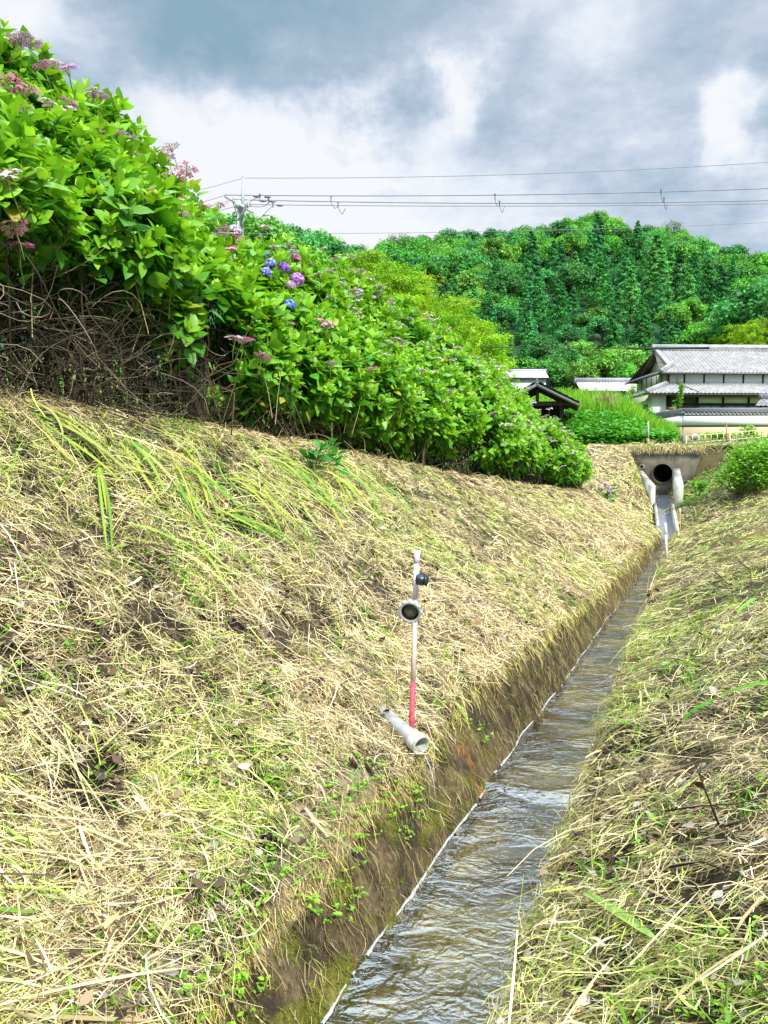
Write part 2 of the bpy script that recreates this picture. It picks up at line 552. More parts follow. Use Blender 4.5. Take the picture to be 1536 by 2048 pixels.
def controls(s):
    """ground profile across the ditch at s: arrays of L and z for each control"""
    s = np.asarray(s, float)
    one = np.ones_like(s)
    zw = zwater(s)
    e = sstep(s, 22.5, 27.6)
    Lr = itp(s, [(0, .62), (2.7, .64), (18, .82), (23, .74), (40, .74)])
    Lt = itp(s, [(0, 1.78), (5, 1.75), (7.6, 1.56), (11.4, 1.46), (20, 1.36), (24, 1.28), (40, 1.28)])
    zt = itp(s, [(0, -2.15), (2.3, -2.05), (3.06, -1.97), (3.6, -1.92), (4.6, -1.88), (5.6, -1.78), (7.6, -1.72), (11.4, -1.82), (20, -1.88), (40, -1.88)])
    Lh, zh = hedge_base(s)
    L5 = itp(s, [(0, 1.41), (5, 1.39), (10, 1.32), (17, 1.24), (40, 1.24)])
    emb = 0.60
    past = np.where(s > 27.25, 1.0, 0.0)
    ch = chute(s)
    bed = np.where(past > 0, emb, ch)
    side = np.where(s > 22, 1.0, 0.0) * sstep(s, 22, 23.5)
    z3 = zw + 0.28; z3 = z3 * (1 - side) + (ch + 0.24) * side; z3 = np.where(past > 0, emb, z3)
    z6 = zt * (1 - side) + (ch + 0.26) * side; z6 = np.where(past > 0, emb, z6)
    wide = sstep(s, 22.3, 23.3) * 0.13
    Lr = Lr - wide; Lt = Lt + wide; L5 = L5 + wide * .9
    bnd = bend(s)
    mixe = lambda z: z * (1 - e) + emb * e
    Lr, L5, Lt = Lr + bnd, L5 + bnd, Lt + bnd
    Ls = [-45 * one, -6 * one, -1.7 * one, Lr, Lr + 0.04, L5, Lt, Lt + 0.75, Lh + bnd, Lh + 1.6, Lh + 4, 45 * one]
    Zs = [mixe(-0.3 * one), mixe(-0.60 * one), mixe(-0.92 * one), z3, bed, bed, z6, mixe(np.maximum(zt + 0.52, z6 + 0.2)), mixe(zh), mixe(zh + 0.3), mixe(zh + 0.55), mixe(zh + 0.9)]
    return np.stack(Ls), np.stack(Zs)


def ground(s, c):
    """point on the bank surface for the profile parameter c (0..11), noise included"""
    s = np.asarray(s, float); c = np.asarray(c, float)
    Ls, Zs = controls(s)
    i = np.clip(np.floor(c).astype(int), 0, Ls.shape[0] - 2)
    f = c - i
    j = np.arange(len(s))
    L = Ls[i, j] * (1 - f) + Ls[i + 1, j] * f
    z = Zs[i, j] * (1 - f) + Zs[i + 1, j] * f
    X, Y = xy(s, L)
    inbed = (c > 3.9) & (c < 5.1)
    wall = ((c > 3.0) & (c < 4.0)) | ((c > 5.0) & (c < 6.2))
    amp = np.where(inbed, 0.02, np.where(wall, 0.03, 0.13)) * (1 - sstep(np.abs(L), 9, 20))
    nz = fbm(X * 1.7, Y * 1.7, 3) - 0.5
    n2_ = fbm(X * 7, Y * 7, 8) - 0.5
    z = z + amp * nz * 1.2 + np.where(inbed, 0.015, 0.07) * n2_
    # the cut face and the bank edges are ragged
    L2 = L + np.where(wall | ((c >= 2.8) & (c <= 3.2)), 0.14, 0.0) * (fbm(s * 2.2, z * 3 + c * 0.5, 21) - 0.5)
    X, Y = xy(s, L2)
    return np.stack([X, Y, z], axis=1)


def ground_n(s, c):
    p = ground(s, c)
    a = ground(s + 0.08, c) - ground(s - 0.08, c)
    b = ground(s, np.clip(c + 0.04, 0, 10.99)) - ground(s, np.clip(c - 0.04, 0, 10.99))
    n = norm(np.cross(a, b))
    n = np.where(n[:, 2:3] < 0, -n, n)
    return p, n


def c_of(s, L):
    Ls, _ = controls(np.array([s]))
    return float(np.interp(L, Ls[:, 0], np.arange(Ls.shape[0])))


def gpt(s, L):
    return ground(np.array([s]), np.array([c_of(s, L)]))[0]


# rows finer near the eye
rows = np.concatenate([np.arange(-6, 1, 0.5), np.arange(1, 8, 0.05), np.arange(8, 16, 0.1), np.arange(16, 27.2, 0.2), [27.2, 27.26], np.arange(27.5, 34.1, 0.5)])
seg = [8, 8, 16, 60, 8, 14, 22, 24, 60, 12, 8, 10]
cs = np.concatenate([i + np.arange(k) / k for i, k in enumerate([8, 8, 60, 10, 14, 24, 24, 70, 16, 8, 8])] + [[11.0]])
S2, C2 = np.meshgrid(rows, cs, indexing='ij')
P = ground(S2.ravel(), C2.ravel())
cc = C2.ravel(); ss = S2.ravel()
soil = np.array([0.020, 0.014, 0.008]); straw_c = np.array([0.055, 0.042, 0.021]); wet = np.array([0.060, 0.042, 0.021]); moss = np.array([0.10, 0.10, 0.012])
grassc = np.array([0.10, 0.16, 0.035])
f1 = fbm(P[:, 0] * 3, P[:, 1] * 3, 31)[:, None]
col = soil * (1 - sstep(f1, .4, .62)) + straw_c * sstep(f1, .4, .62)
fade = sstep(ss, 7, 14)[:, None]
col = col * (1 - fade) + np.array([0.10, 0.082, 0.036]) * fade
wl = (((cc > 4.9) & (cc < 5.93)) | ((cc > 3.1) & (cc < 4.1)))[:, None]
fm = fbm(ss * 4.6, P[:, 2] * 9, 44)[:, None]
wallc = wet * (0.5 + 1.3 * sstep(fbm(ss * 14, P[:, 2] * 6, 46), .3, .7))[:, None] + (moss - wet) * sstep(fm, .52, .66) * (1 - 0.85 * sstep(ss, 3.8, 6.5)[:, None])
wallc = wallc * (1 - sstep(ss, 7, 15)[:, None]) + np.array([0.13, 0.088, 0.042]) * sstep(ss, 7, 15)[:, None]
col = np.where(wl, wallc, col)
# bare trodden earth along the near edge of the cut
edge = ((cc > 5.8) & (cc < 6.35) & (ss > 2.0) & (ss < 4.4))[:, None] * sstep(f1, .42, .55)
col = col * (1 - edge) + np.array([0.24, 0.18, 0.12]) * edge
# an iron-orange seep on the cut face beside the weir
rust = (0.35 + 0.65 * sstep(fbm(ss * 30, P[:, 2] * 18, 77), .4, .6)) * np.exp(-((ss - 5.15 - 0.05 * np.sin(P[:, 2] * 20)) / 0.035) ** 2) * ((cc > 5.0) & (cc < 5.75))
col = col * (1 - rust[:, None]) + np.array([0.28, 0.085, 0.015]) * rust[:, None]
bedm = ((cc >= 4.0) & (cc <= 5.0))[:, None]
fb_ = fbm(P[:, 0] * 2.1, P[:, 1] * 2.1, 51)[:, None]
bedc = np.array([0.33, 0.265, 0.075]) * (0.25 + 1.5 * sstep(fb_, .3, .7))
col = np.where(bedm, bedc, col)
far = sstep(np.abs(cc - 5), 4.0, 5.5)[:, None] * 0.9
col = col * (1 - far) + grassc * far
litter_shade = ((cc > 7.75) & (cc < 9.8) & (ss < 23))[:, None]  # leaf litter darkened further, painting the shade of the hedge hollow onto the ground
col = np.where(litter_shade, np.array([0.022, 0.016, 0.010]) * (0.5 + f1), col)
G = Soup()
nr, nc = len(rows), len(cs)
idx = np.arange(nr * nc).reshape(nr, nc)
Q = np.stack([idx[:-1, :-1], idx[:-1, 1:], idx[1:, 1:], idx[1:, :-1]], axis=-1).reshape(-1, 4)
cq = C2[:-1, :-1].ravel(); sq = S2[:-1, :-1].ravel()
Q = Q[~((sq > 27.15) & (sq < 27.25) & (cq >= 3.0) & (cq < 6.0))]      # mouth of the culvert
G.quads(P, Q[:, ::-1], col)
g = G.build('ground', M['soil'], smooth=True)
tag(g, kind='structure')

# water: one sheet with the small fall at the weir
W = Soup()
wr = np.concatenate([np.arange(-3, 5.1, 0.1), np.arange(5.1, 5.5, 0.02), np.arange(5.5, 23.6, 0.1)])
wc = np.linspace(0.40, 1.62, 26)
S3, L3 = np.meshgrid(wr, wc, indexing='ij')
s_, l_ = S3.ravel(), L3.ravel()
X, Y = xy(s_, l_)
z = -2.4 + 0.01 * s_ + 0.035 * sstep(s_, WEIR - 0.16, WEIR + 0.02)
rough_ = np.exp(-np.clip(WEIR - s_, 0, 9) / 1.2) * (s_ < WEIR) * 0.016 + 0.006
z = z + rough_ * (fbm(X * 6, Y * 9, 61, 3) - 0.5) * 2
idx = np.arange(len(s_)).reshape(S3.shape)
Q = np.stack([idx[:-1, :-1], idx[:-1, 1:], idx[1:, 1:], idx[1:, :-1]], axis=-1).reshape(-1, 4)
W.quads(np.stack([X, Y, z], 1), Q[:, ::-1])
w = W.build('water', M['water'], smooth=True)
tag(w, kind='structure')

# low sill across the bed that makes the fall
bl = Soup()
Ls, _ = controls(np.array([WEIR]))
a = np.array([*xy(WEIR - 0.02, 1.46), zwater(np.array([WEIR + .1]))[0] - 0.115]); b = np.array([*xy(WEIR - 0.06, 0.58), zwater(np.array([WEIR + .1]))[0] - 0.115])
bl.bar(a, b, 0.07, 0.12, (0.13, 0.12, 0.10))
tag(bl.build('weir_sill', M['concw']), 'low grey sill under the water making the small fall across the ditch', 'weir')

# foam along the left water line, broken up
fo = Soup()
sarr = np.arange(1.5, 13, 0.025)
Lw = np.array([0.0] * len(sarr))
tgt = -2.4 + 0.01 * sarr + 0.035 * sstep(sarr, WEIR - 0.07, WEIR + 0.02)
# where the cut face meets the water
cgrid = np.linspace(5.0, 6.0, 60)
for i, s0 in enumerate(sarr):
    pz = ground(np.full(60, s0), cgrid)
    k = np.argmin(np.abs(pz[:, 2] - tgt[i]))
    d = pz[k]
    Lw[i] = -d[0] * CY + d[1] * SY
Lw = np.convolve(np.pad(Lw, 12, mode='edge'), np.ones(25) / 25, mode='valid') - 0.006
wd = 0.0012 + 0.016 * np.clip(fbm(sarr * 5, sarr * 0, 71) - 0.40, 0, 1) * 2 * np.where(sarr < WEIR, 1.0, 0.45)
wd = wd * (fbm(sarr * 9, sarr * 0 + 5, 72) > 0.34)
jit = 0.007 * (fbm(sarr * 16, sarr * 0 + 9, 73) - 0.5)
for i in range(len(sarr) - 1):
    if wd[i] <= 0 or wd[i + 1] <= 0: continue
    V = []
    for j in (i, i + 1):
        for q, h in ((-0.01, 0.008), (wd[j] * 0.5, 0.016), (wd[j], 0.004)):
            X0, Y0 = xy(sarr[j], Lw[j] - q + jit[j])
            V.append((X0, Y0, tgt[j] + h))
    fo.quads(V, [(0, 3, 4, 1), (1, 4, 5, 2)], (0.42, 0.43, 0.42))
# flecks below the fall
nf = 320
fs = WEIR - RNG.gamma(1.5, 0.5, nf); fl = RNG.uniform(0.68, 1.38, nf)
fx, fy = xy(fs, fl)
T = np.array([(-1, 0, 0), (0, -0.35, 0.1), (1, 0, 0), (0, 0.35, 0.1)])
ang = RNG.normal(YAW, 0.7, nf); sz = RNG.uniform(0.003, 0.009, nf)
B = np.stack([np.stack([np.cos(ang), np.sin(ang), 0 * ang], 1), np.stack([-np.sin(ang), np.cos(ang), 0 * ang], 1), np.tile([0, 0, 1.0], (nf, 1))], 1) * sz[:, None, None]
fo.stamp(T, [(0, 1, 2, 3)], np.stack([fx, fy, -2.4 + 0.01 * fs + 0.012], 1), B, np.full((nf, 3), 0.5))
tag(fo.build('foam', M['foam']), 'white foam line where the running water meets the left earth wall', 'foam', kind='stuff')


# ------------------------------------------------------------------ cut straw lying on both banks
def project(Pw):
    x, y, z = Pw[:, 0], Pw[:, 1], Pw[:, 2]
    depth = y * CP - z * SP
    up = y * SP + z * CP
    dp = np.maximum(depth, 0.05)
    return 768 + FPX * x / dp, 1024 - FPX * up / dp, depth


def basis_from(d, up):
    y = norm(np.cross(up, d))
    z = np.cross(d, y)
    return np.stack([d, y, z], axis=1)


def rnd_up(n, tilt):
    return norm(np.stack([RNG.normal(0, tilt, n), RNG.normal(0, tilt, n), np.ones(n)], 1))


PALETTE = np.array([(0.71, 0.58, 0.31), (0.57, 0.45, 0.22), (0.33, 0.245, 0.12), (0.11, 0.07, 0.035), (0.58, 0.56, 0.19), (0.42, 0.52, 0.09), (0.19, 0.38, 0.03), (0.64, 0.56, 0.37)])


def pick_colors(n, green, dark=0.0):
    """green: 0..1 array"""
    u = RNG.random(n)
    g_ = np.clip(green, 0, 1)
    k = RNG.choice([0, 0, 1, 1, 2, 3, 7, 7], n)
    kg = RNG.choice([4, 4, 5, 5, 6], n)
    k = np.where(u < g_, kg, k)
    c = PALETTE[k]
    return c * np.clip(RNG.lognormal(0, .48, n), .25, 1.5)[:, None]


def ribbons(soup, p0, d, n, length, width, bend, cols, nseg=2, lift=0.0, droop=0.0):
    """thin flat stalks: p0 start, d direction, n surface normal; bend is the sideways arc, lift the rise of the middle"""
    side = norm(np.cross(d, n))
    roll = RNG.normal(0, 0.6, len(p0))
    wv = side * np.cos(roll)[:, None] + n * np.sin(roll)[:, None]
    m = nseg + 1
    V = np.zeros((len(p0), m, 2, 3), np.float32)
    for k in range(m):
        t = k / nseg
        ctr = p0 + d * (length * (t - 0.5))[:, None] + side * (bend * length * 4 * t * (1 - t))[:, None] + n * (lift * length * 4 * t * (1 - t) if np.ndim(lift) else lift * 4 * t * (1 - t) * length)[:, None]
        w_ = width * (1.0 - 0.6 * abs(t - 0.35))
        V[:, k, 0] = ctr - wv * (w_ / 2)[:, None]
        V[:, k, 1] = ctr + wv * (w_ / 2)[:, None]
    k_ = 2 * m
    q = []
    for i in range(nseg):
        q += [2 * i, 2 * i + 1, 2 * i + 3, 2 * i + 2]
    q = np.array(q)
    L_ = (q[None, :] + (np.arange(len(p0)) * k_)[:, None]).ravel()
    soup.add(V.reshape(-1, 3), L_, np.full(len(p0) * nseg, 4), np.repeat(cols, k_, axis=0))


def straw_layer(soup, n, cr, smin, smax, spow, lmean, wid, mean_ang, sd_ang, tilt, green_bias, hmax, wallmode=False, nseg=2, margin=400):
    u = RNG.random(n)
    # s with density ~ (s+0.6)^-spow
    a = 1 - spow
    s = ((smin + .6) ** a + u * ((smax + .6) ** a - (smin + .6) ** a)) ** (1 / a) - .6
    c = RNG.uniform(cr[0], cr[1], n)
    p = ground(s, c)
    px, py, dp = project(p)
    ok = (px > -margin) & (px < 1536 + margin) & (py < 2048 + margin) & (dp > 0.4)
    hole = fbm(p[:, 0] * 7, p[:, 1] * 7, 87, 3)
    ok &= ~((hole > 0.56) & (RNG.random(n) < 0.88))
    ok &= ~((c > 5.7) & (c < 6.32) & (s < 4.3) & (RNG.random(n) < 0.80))
    s, c = s[ok], c[ok]
    p, nn = ground_n(s, c)
    n = len(s)
    # tangent frame: along the ditch, and uphill
    along = norm(np.tile([SY, CY, 0], (n, 1)) - nn * (nn @ np.array([SY, CY, 0]))[:, None])
    upd = np.cross(nn, along)
    upd = np.where(upd[:, 2:3] < 0, -upd, upd)
    flow = fbm(p[:, 0] * 0.9, p[:, 1] * 0.9, 91) - 0.5
    ang = mean_ang + 2.2 * flow + RNG.normal(0, sd_ang, n)
    tl = RNG.normal(0, tilt, n)
    d = along * np.cos(ang)[:, None] - upd * np.sin(ang)[:, None]
    d = norm(d + nn * tl[:, None])
    dist = np.linalg.norm(p, axis=1)
    ln = np.clip(lmean * RNG.lognormal(0, 0.55, n), 0.03, 0.55) * (1 + 0.02 * dist)
    wd_ = np.maximum(wid * RNG.lognormal(0, 0.4, n), dist * 0.00062)
    pile = fbm(p[:, 0] * 2.3, p[:, 1] * 2.3, 97)
    h = RNG.random(n) ** 1.3 * hmax * (0.3 + 1.4 * pile)
    gf = fbm(p[:, 0] * 1.1 + 9, p[:, 1] * 1.1, 101, 3)
    gr = green_bias + 1.5 * (gf - 0.5)
    cols = pick_colors(n, gr)
    # shade deep in the mat put into the colour: low straw goes dark brown
    low_shade = (h < 0.34 * hmax)[:, None] * 0.66
    cols = cols * (1 - low_shade) + np.array([0.10, 0.07, 0.035]) * low_shade
    bend = RNG.normal(0, 0.10, n)
    ribbons(soup, p + nn * h[:, None], d, nn, ln, wd_, bend, cols, nseg, lift=RNG.normal(0.02, 0.05, n))


ST = Soup()
straw_layer(ST, 270000, (6.0, 8.25), 0.9, 9, 0.75, 0.080, 0.0027, 0.9, 1.0, 0.22, 0.06, 0.08, nseg=2)
straw_layer(ST, 9000, (6.0, 8.25), 0.9, 8, 0.9, 0.26, 0.0042, 0.8, 0.6, 0.10, 0.0, 0.10, nseg=3)
straw_layer(ST, 140000, (6.0, 8.2), 6, 28, 0.5, 0.10, 0.0038, 0.8, 0.85, 0.20, 0.13, 0.07)
straw_layer(ST, 130000, (1.6, 3.05), 0.7, 9, 0.9, 0.090, 0.0031, 1.2, 1.1, 0.22, 0.29, 0.09, nseg=3)
straw_layer(ST, 60000, (1.6, 3.05), 7, 28, 0.5, 0.10, 0.0038, 0.9, 0.9, 0.18, 0.42, 0.07)
straw_layer(ST, 14000, (2.88, 3.12), 1.0, 22, 0.9, 0.12, 0.0034, 1.4, 0.7, 0.25, 0.22, 0.05, nseg=3)
straw_layer(ST, 9000, (1.7, 3.0), 24.5, 27.8, 0.1, 0.2, 0.009, 0.9, 0.9, 0.2, 0.35, 0.06)
straw_layer(ST, 17000, (1.0, 8.6), 25, 33, 0.2, 0.22, 0.008, 0.8, 1.0, 0.2, 0.2, 0.06)
# broad withered blades and crumpled dead leaves among the chaff
straw_layer(ST, 8000, (6.05, 8.2), 0.9, 10, 0.9, 0.11, 0.0075, 0.9, 1.1, 0.20, 0.12, 0.10, nseg=3)
straw_layer(ST, 6000, (1.6, 3.0), 0.7, 9, 0.9, 0.11, 0.0075, 1.0, 1.2, 0.22, 0.30, 0.11, nseg=3)
for (cr, cnt) in (((6.1, 8.2), 2600), ((1.7, 3.0), 1500)):
    s = 1.0 + 9.0 * RNG.random(cnt) ** 1.7
    c = RNG.uniform(cr[0], cr[1], cnt)
    p, nn = ground_n(s, c)
    T_ = np.array([(0, 0, 0), (.35, -.30, .12), (.7, -.22, -.06), (1, 0, .10), (.72, .26, .12), (.3, .28, -.05)])
    a = RNG.uniform(0, 6.28, cnt)
    d = norm(np.stack([np.cos(a), np.sin(a), RNG.normal(0, .4, cnt)], 1))
    kc = np.array([(0.30, 0.22, 0.13), (0.12, 0.075, 0.045), (0.40, 0.36, 0.28), (0.055, 0.035, 0.022)])[RNG.integers(0, 4, cnt)]
    ST.stamp(T_, [(0, 1, 2, 3), (0, 3, 4, 5)], p + nn * RNG.uniform(.03, .10, (cnt, 1)), basis_from(d, norm(nn + rnd_up(cnt, .8))) * RNG.uniform(.025, .075, (cnt, 1))[:, :, None], kc * RNG.uniform(.6, 1.3, (cnt, 1)))
tag(ST.build('cut_grass', M['straw']), 'pale dry mown grass spread over both banks of the ditch', 'cut grass', kind='stuff')

# straw and rootlets hanging over the lip and down the cut face
HG = Soup()
n = 17000
s = (0.9 + .6 + 0) + 0 * RNG.random(n)
u = RNG.random(n)
s = ((1.5) ** 0.3 + u * ((23.6) ** 0.3 - 1.5 ** 0.3)) ** (1 / 0.3) - 0.6
c = np.where(RNG.random(n) < 0.62, RNG.normal(6.0, 0.07, n), RNG.uniform(5.15, 6.0, n))
c = np.clip(c, 5.12, 6.3)
p, nn = ground_n(s, c)
outw = norm(np.stack([CY + 0 * s, -SY + 0 * s, 0.35 + 0 * s], 1))
d = norm(np.stack([RNG.normal(0, .35, n) + CY * .25, RNG.normal(0, .35, n) - SY * .25, -np.ones(n)], 1))
ln = RNG.lognormal(0, .5, n) * 0.09
dist = np.linalg.norm(p, axis=1)
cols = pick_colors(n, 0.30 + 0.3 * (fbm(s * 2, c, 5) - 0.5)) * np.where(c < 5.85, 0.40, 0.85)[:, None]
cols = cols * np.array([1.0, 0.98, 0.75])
ribbons(HG, p + outw * (RNG.random(n) * 0.03 + 0.005)[:, None] + d * (ln * 0.3)[:, None], d, outw, np.clip(ln, .02, .3), np.maximum(0.003 * RNG.lognormal(0, .3, n), dist * 0.0006), RNG.normal(0, .12, n), cols, 3, lift=RNG.normal(0.0, .08, n))
# the moss that clothes the lower face: short tufts
n = 30000
u = RNG.random(n)
s = ((1.9) ** 0.3 + u * ((12) ** 0.3 - 1.9 ** 0.3)) ** (1 / 0.3) - 0.6
c = RNG.uniform(5.1, 6.02, n)
p, nn = ground_n(s, c)
keep = (fbm(s * 4.6, p[:, 2] * 9, 44) > 0.50) & (RNG.random(len(s)) < np.interp(s, [3.5, 6], [1, .12]))
s, c, p, nn = s[keep], c[keep], p[keep], nn[keep]
n = len(s)
d = norm(np.stack([RNG.normal(0, .6, n) + CY, RNG.normal(0, .6, n) - SY, RNG.normal(-0.2, .6, n)], 1))
dist = np.linalg.norm(p, axis=1)
mc = np.array([0.14, 0.14, 0.012]) * (0.5 + RNG.random(n))[:, None]
ribbons(HG, p, d, norm(np.stack([RNG.normal(0, 1, n), RNG.normal(0, 1, n), RNG.normal(0, 1, n)], 1)), RNG.uniform(.012, .04, n), np.maximum(0.004, dist * 0.0007) * np.ones(n), np.zeros(n), mc, 2)
tag(HG.build('hanging_grass', M['straw']), 'dry stalks, rootlets and moss hanging down the left earth wall', 'hanging grass', kind='stuff')

# ------------------------------------------------------------------ green weeds among the straw
LEAF_T = []
for u_, w_ in ((0, 0), (0.14, 0.17), (0.40, 0.30), (0.72, 0.20), (1.0, 0)):
    zc_ = -0.16 * u_ * u_
    if w_ == 0:
        LEAF_T.append((u_, 0, zc_))
    else:
        for sgn in (-1, 0, 1):
            LEAF_T.append((u_, sgn * w_, zc_ + abs(sgn) * w_ * 0.28))
LEAF_T = np.array(LEAF_T)
LEAF_F = [(0, 2, 1), (0, 3, 2), (1, 2, 5, 4), (2, 3, 6, 5), (4, 5, 8, 7), (5, 6, 9, 8), (7, 8, 10), (8, 9, 10)]
SMALL_T = np.array([(0, 0, 0), (0.45, -0.42, 0.10), (1, 0, -0.1), (0.45, 0.42, 0.10)])
SMALL_F = [(0, 2, 1), (0, 3, 2)]


WD = Soup()
for (cr, cnt, smax) in (((6.05, 8.0), 5200, 12), ((1.7, 2.98), 4200, 9), ((5.5, 6.1), 500, 8)):
    s = 1.0 + (smax - 1.0) * RNG.random(cnt) ** 1.8
    c = RNG.uniform(cr[0], cr[1], cnt)
    p, nn = ground_n(s, c)
    gf = fbm(p[:, 0] * 1.4 + 3, p[:, 1] * 1.4, 141, 3)
    k = gf > (0.50 if cr[0] > 6 else 0.44)
    if cr[0] == 5.5: k = gf > 0.56
    p, nn = p[k], nn[k]
    n = len(p)
    reps = 5
    P5 = np.repeat(p, reps, axis=0); N5 = np.repeat(nn, reps, axis=0)
    a = RNG.uniform(0, 6.28, n * reps)
    d = norm(np.stack([np.cos(a), np.sin(a), RNG.uniform(-.1, .6, n * reps)], 1))
    sz = RNG.uniform(.012, .034, n * reps)
    B = basis_from(d, norm(N5 + rnd_up(n * reps, .5))) * sz[:, None, None]
    base = np.array([0.14, 0.36, 0.03]) * (0.6 + 0.8 * RNG.random((n * reps, 1))) + np.array([0.12, 0.08, 0]) * RNG.random((n * reps, 1))
    WD.stamp(LEAF_T, LEAF_F, P5 + N5 * RNG.uniform(.02, .085, (n * reps, 1)), B, base)
# creeping weeds on the slope right of the culvert
n = 2600
s = RNG.uniform(25.0, 27.7, n); c = RNG.uniform(1.75, 2.95, n)
p, nn = ground_n(s, c)
a = RNG.uniform(0, 6.28, n)
d = norm(np.stack([np.cos(a), np.sin(a), RNG.uniform(-.2, .6, n)], 1))
WD.stamp(LEAF_T, LEAF_F, p + nn * RNG.uniform(.02, .14, (n, 1)), basis_from(d, norm(nn + rnd_up(n, .5))) * RNG.uniform(.05, .11, (n, 1))[:, :, None], np.array([0.12, 0.36, 0.03]) * RNG.uniform(.5, 1.4, (n, 1)))
# grass tufts
for (cr, cnt, smax) in (((6.05, 8.0), 360, 10), ((1.7, 2.98), 330, 9)):
    s = 1.0 + (smax - 1.0) * RNG.random(cnt) ** 1.6
    c = RNG.uniform(cr[0], cr[1], cnt)
    p, nn = ground_n(s, c)
    gf = fbm(p[:, 0] * 1.4 + 3, p[:, 1] * 1.4, 141, 3)
    p, nn = p[gf > 0.46], nn[gf > 0.46]
    reps = 16
    n = len(p) * reps
    P5 = np.repeat(p, reps, axis=0) + RNG.normal(0, .03, (n, 3)) * [1, 1, 0.2]
    d = norm(np.stack([RNG.normal(0, .45, n), RNG.normal(0, .45, n), np.ones(n)], 1))
    ln = RNG.uniform(.07, .2, n)
    cols = np.array([0.17, 0.40, 0.03]) * (0.5 + RNG.random((n, 1)))
    ribbons(WD, P5 + d * (ln * .45)[:, None], d, rnd_up(n, 1.5), ln, RNG.uniform(.003, .006, n), RNG.normal(0, .1, n), cols, 3)
tag(WD.build('ground_weeds', M['grass']), 'fresh green weeds and grass tufts sprouting through the dry clippings', 'weeds', kind='stuff')

# ------------------------------------------------------------------ the hydrangea hedge
BUSH_S = [2.6, 3.75, 4.85, 6.0, 7.2, 8.5, 9.9, 11.5, 13.3, 15.2, 17.3, 19.4, 21.2]
BUSH_LABEL = [
    'hydrangea bush cut off by the left edge, above a dark twig hollow',
    'tallest hydrangea bush, faded pink lacecaps against the cloud at upper left',
    'hydrangea bush above the dark tangle of bare twigs, second of the tall ones',
    'hydrangea bush standing left of the utility pole, with single pink lacecaps on its outline',
    'hydrangea bush in front of the utility pole, its leaves reaching over the pole foot',
    'hydrangea bush carrying the cluster of blue, purple and pink mophead flowers',
    'hydrangea bush just right of the blue and purple mopheads, with mauve lacecaps on top',
    'hydrangea bush below the bright bamboo, about the middle of the hedge',
    'hydrangea bush in the right half of the hedge, thick with pale lacecap flowers',
    'hydrangea bush below the dark cable, with many small whitish flower heads',
    'hydrangea bush in front of the small wooden roof, dotted with pale flower heads',
    'low hydrangea bush below the right eave of the small wooden roof',
    'lowest hydrangea bush at the far right end of the hedge, nearest the pipe culvert',
]


def ztop(s):
    return float(itp(s, [(2, 3.15), (4, 3.24), (5.5, 3.32), (6.3, 3.12), (7.3, 2.62), (8.6, 2.62), (10.4, 2.9), (13, 2.65), (16.5, 2.35), (20.0, 1.55), (21.5, 0.7), (22.5, 0.0)]))


BLOBS = []          # (bush, centre, radii in the s, L, z frame)
for b, s0 in enumerate(BUSH_S):
    Lh, zh = [float(v) for v in hedge_base(np.array([s0]))]
    zt = ztop(s0)
    h = zt - zh
    gap = (BUSH_S[min(b + 1, len(BUSH_S) - 1)] - BUSH_S[max(b - 1, 0)]) / 2
    if b in (0, len(BUSH_S) - 1): gap *= 2
    rs = max(0.62 * gap, 0.5)
    rr = random.Random(b * 5 + 2)
    low = 0.62 if s0 < 5.5 else 0.32
    zlo = zh + low * h * 0.55 + (0.12 if s0 >= 5.5 else 0.15)
    for k in range(4):
        f = k / 3
        zc_ = zlo + (zt - zlo) * (0.17 + 0.66 * f)
        rz = (zt - zlo) * 0.27
        Lc = Lh + (0.55 + 1.05 * f) * min(1.0, h / 2.4) + rr.uniform(-.1, .1)
        BLOBS.append((b, np.array([s0 + rr.uniform(-.3, .3) * rs, Lc, zc_]), np.array([rs * rr.uniform(.85, 1.15), (0.78 - 0.1 * f) * min(1.0, h / 2.0), rz * rr.uniform(.92, 1.1)])))


def to_w(q):
    X, Y = xy(q[..., 0], q[..., 1])
    return np.stack([X, Y, q[..., 2]], axis=-1)


def dir_w(d):
    return np.stack([d[..., 0] * SY - d[..., 1] * CY, d[..., 0] * CY + d[..., 1] * SY, d[..., 2]], axis=-1)


def hedge_hit(px, py, push=0.0):
    """nearest point of the hedge surface seen at a photograph pixel; (bush, point)"""
    r = ray(px, py)
    rq = np.array([r[0] * SY + r[1] * CY, -r[0] * CY + r[1] * SY, r[2]])
    best = None
    for b, c, rad in BLOBS:
        o = -c / rad; d = rq / rad
        A = d @ d; Bq = o @ d; Cq = o @ o - 1
        D = Bq * Bq - A * Cq
        if D < 0:
            continue
        t = (-Bq - math.sqrt(D)) / A
        if t > 0.5 and (best is None or t < best[0]): best = (t, b)
    if best is None:
        # just outside the outline: nearest bush in angle
        for b, c, rad in BLOBS:
            t = (c @ rq) / (rq @ rq)
            e = np.linalg.norm((rq * t - c) / rad)
            if best is None or e < best[2]: best = (t, b, e)
    return best[1], r * (best[0] + push)


def petal4(soup_parts, ctr, nrm, size, col):
    soup_parts.append((ctr, nrm, size, col))


PET_T = []
PET_F = []
for k in range(4):
    a = k * math.pi / 2
    ca, sa = math.cos(a), math.sin(a)
    base = len(PET_T)
    for (x, y, z_) in ((0.05, 0, 0), (0.5, -0.42, 0.10), (1.0, -0.12, 0.02), (1.0, 0.12, 0.02), (0.5, 0.42, 0.10)):
        PET_T.append((x * ca - y * sa, x * sa + y * ca, z_))
    PET_F.append(tuple(range(base, base + 5)))
PET_T = np.array(PET_T)


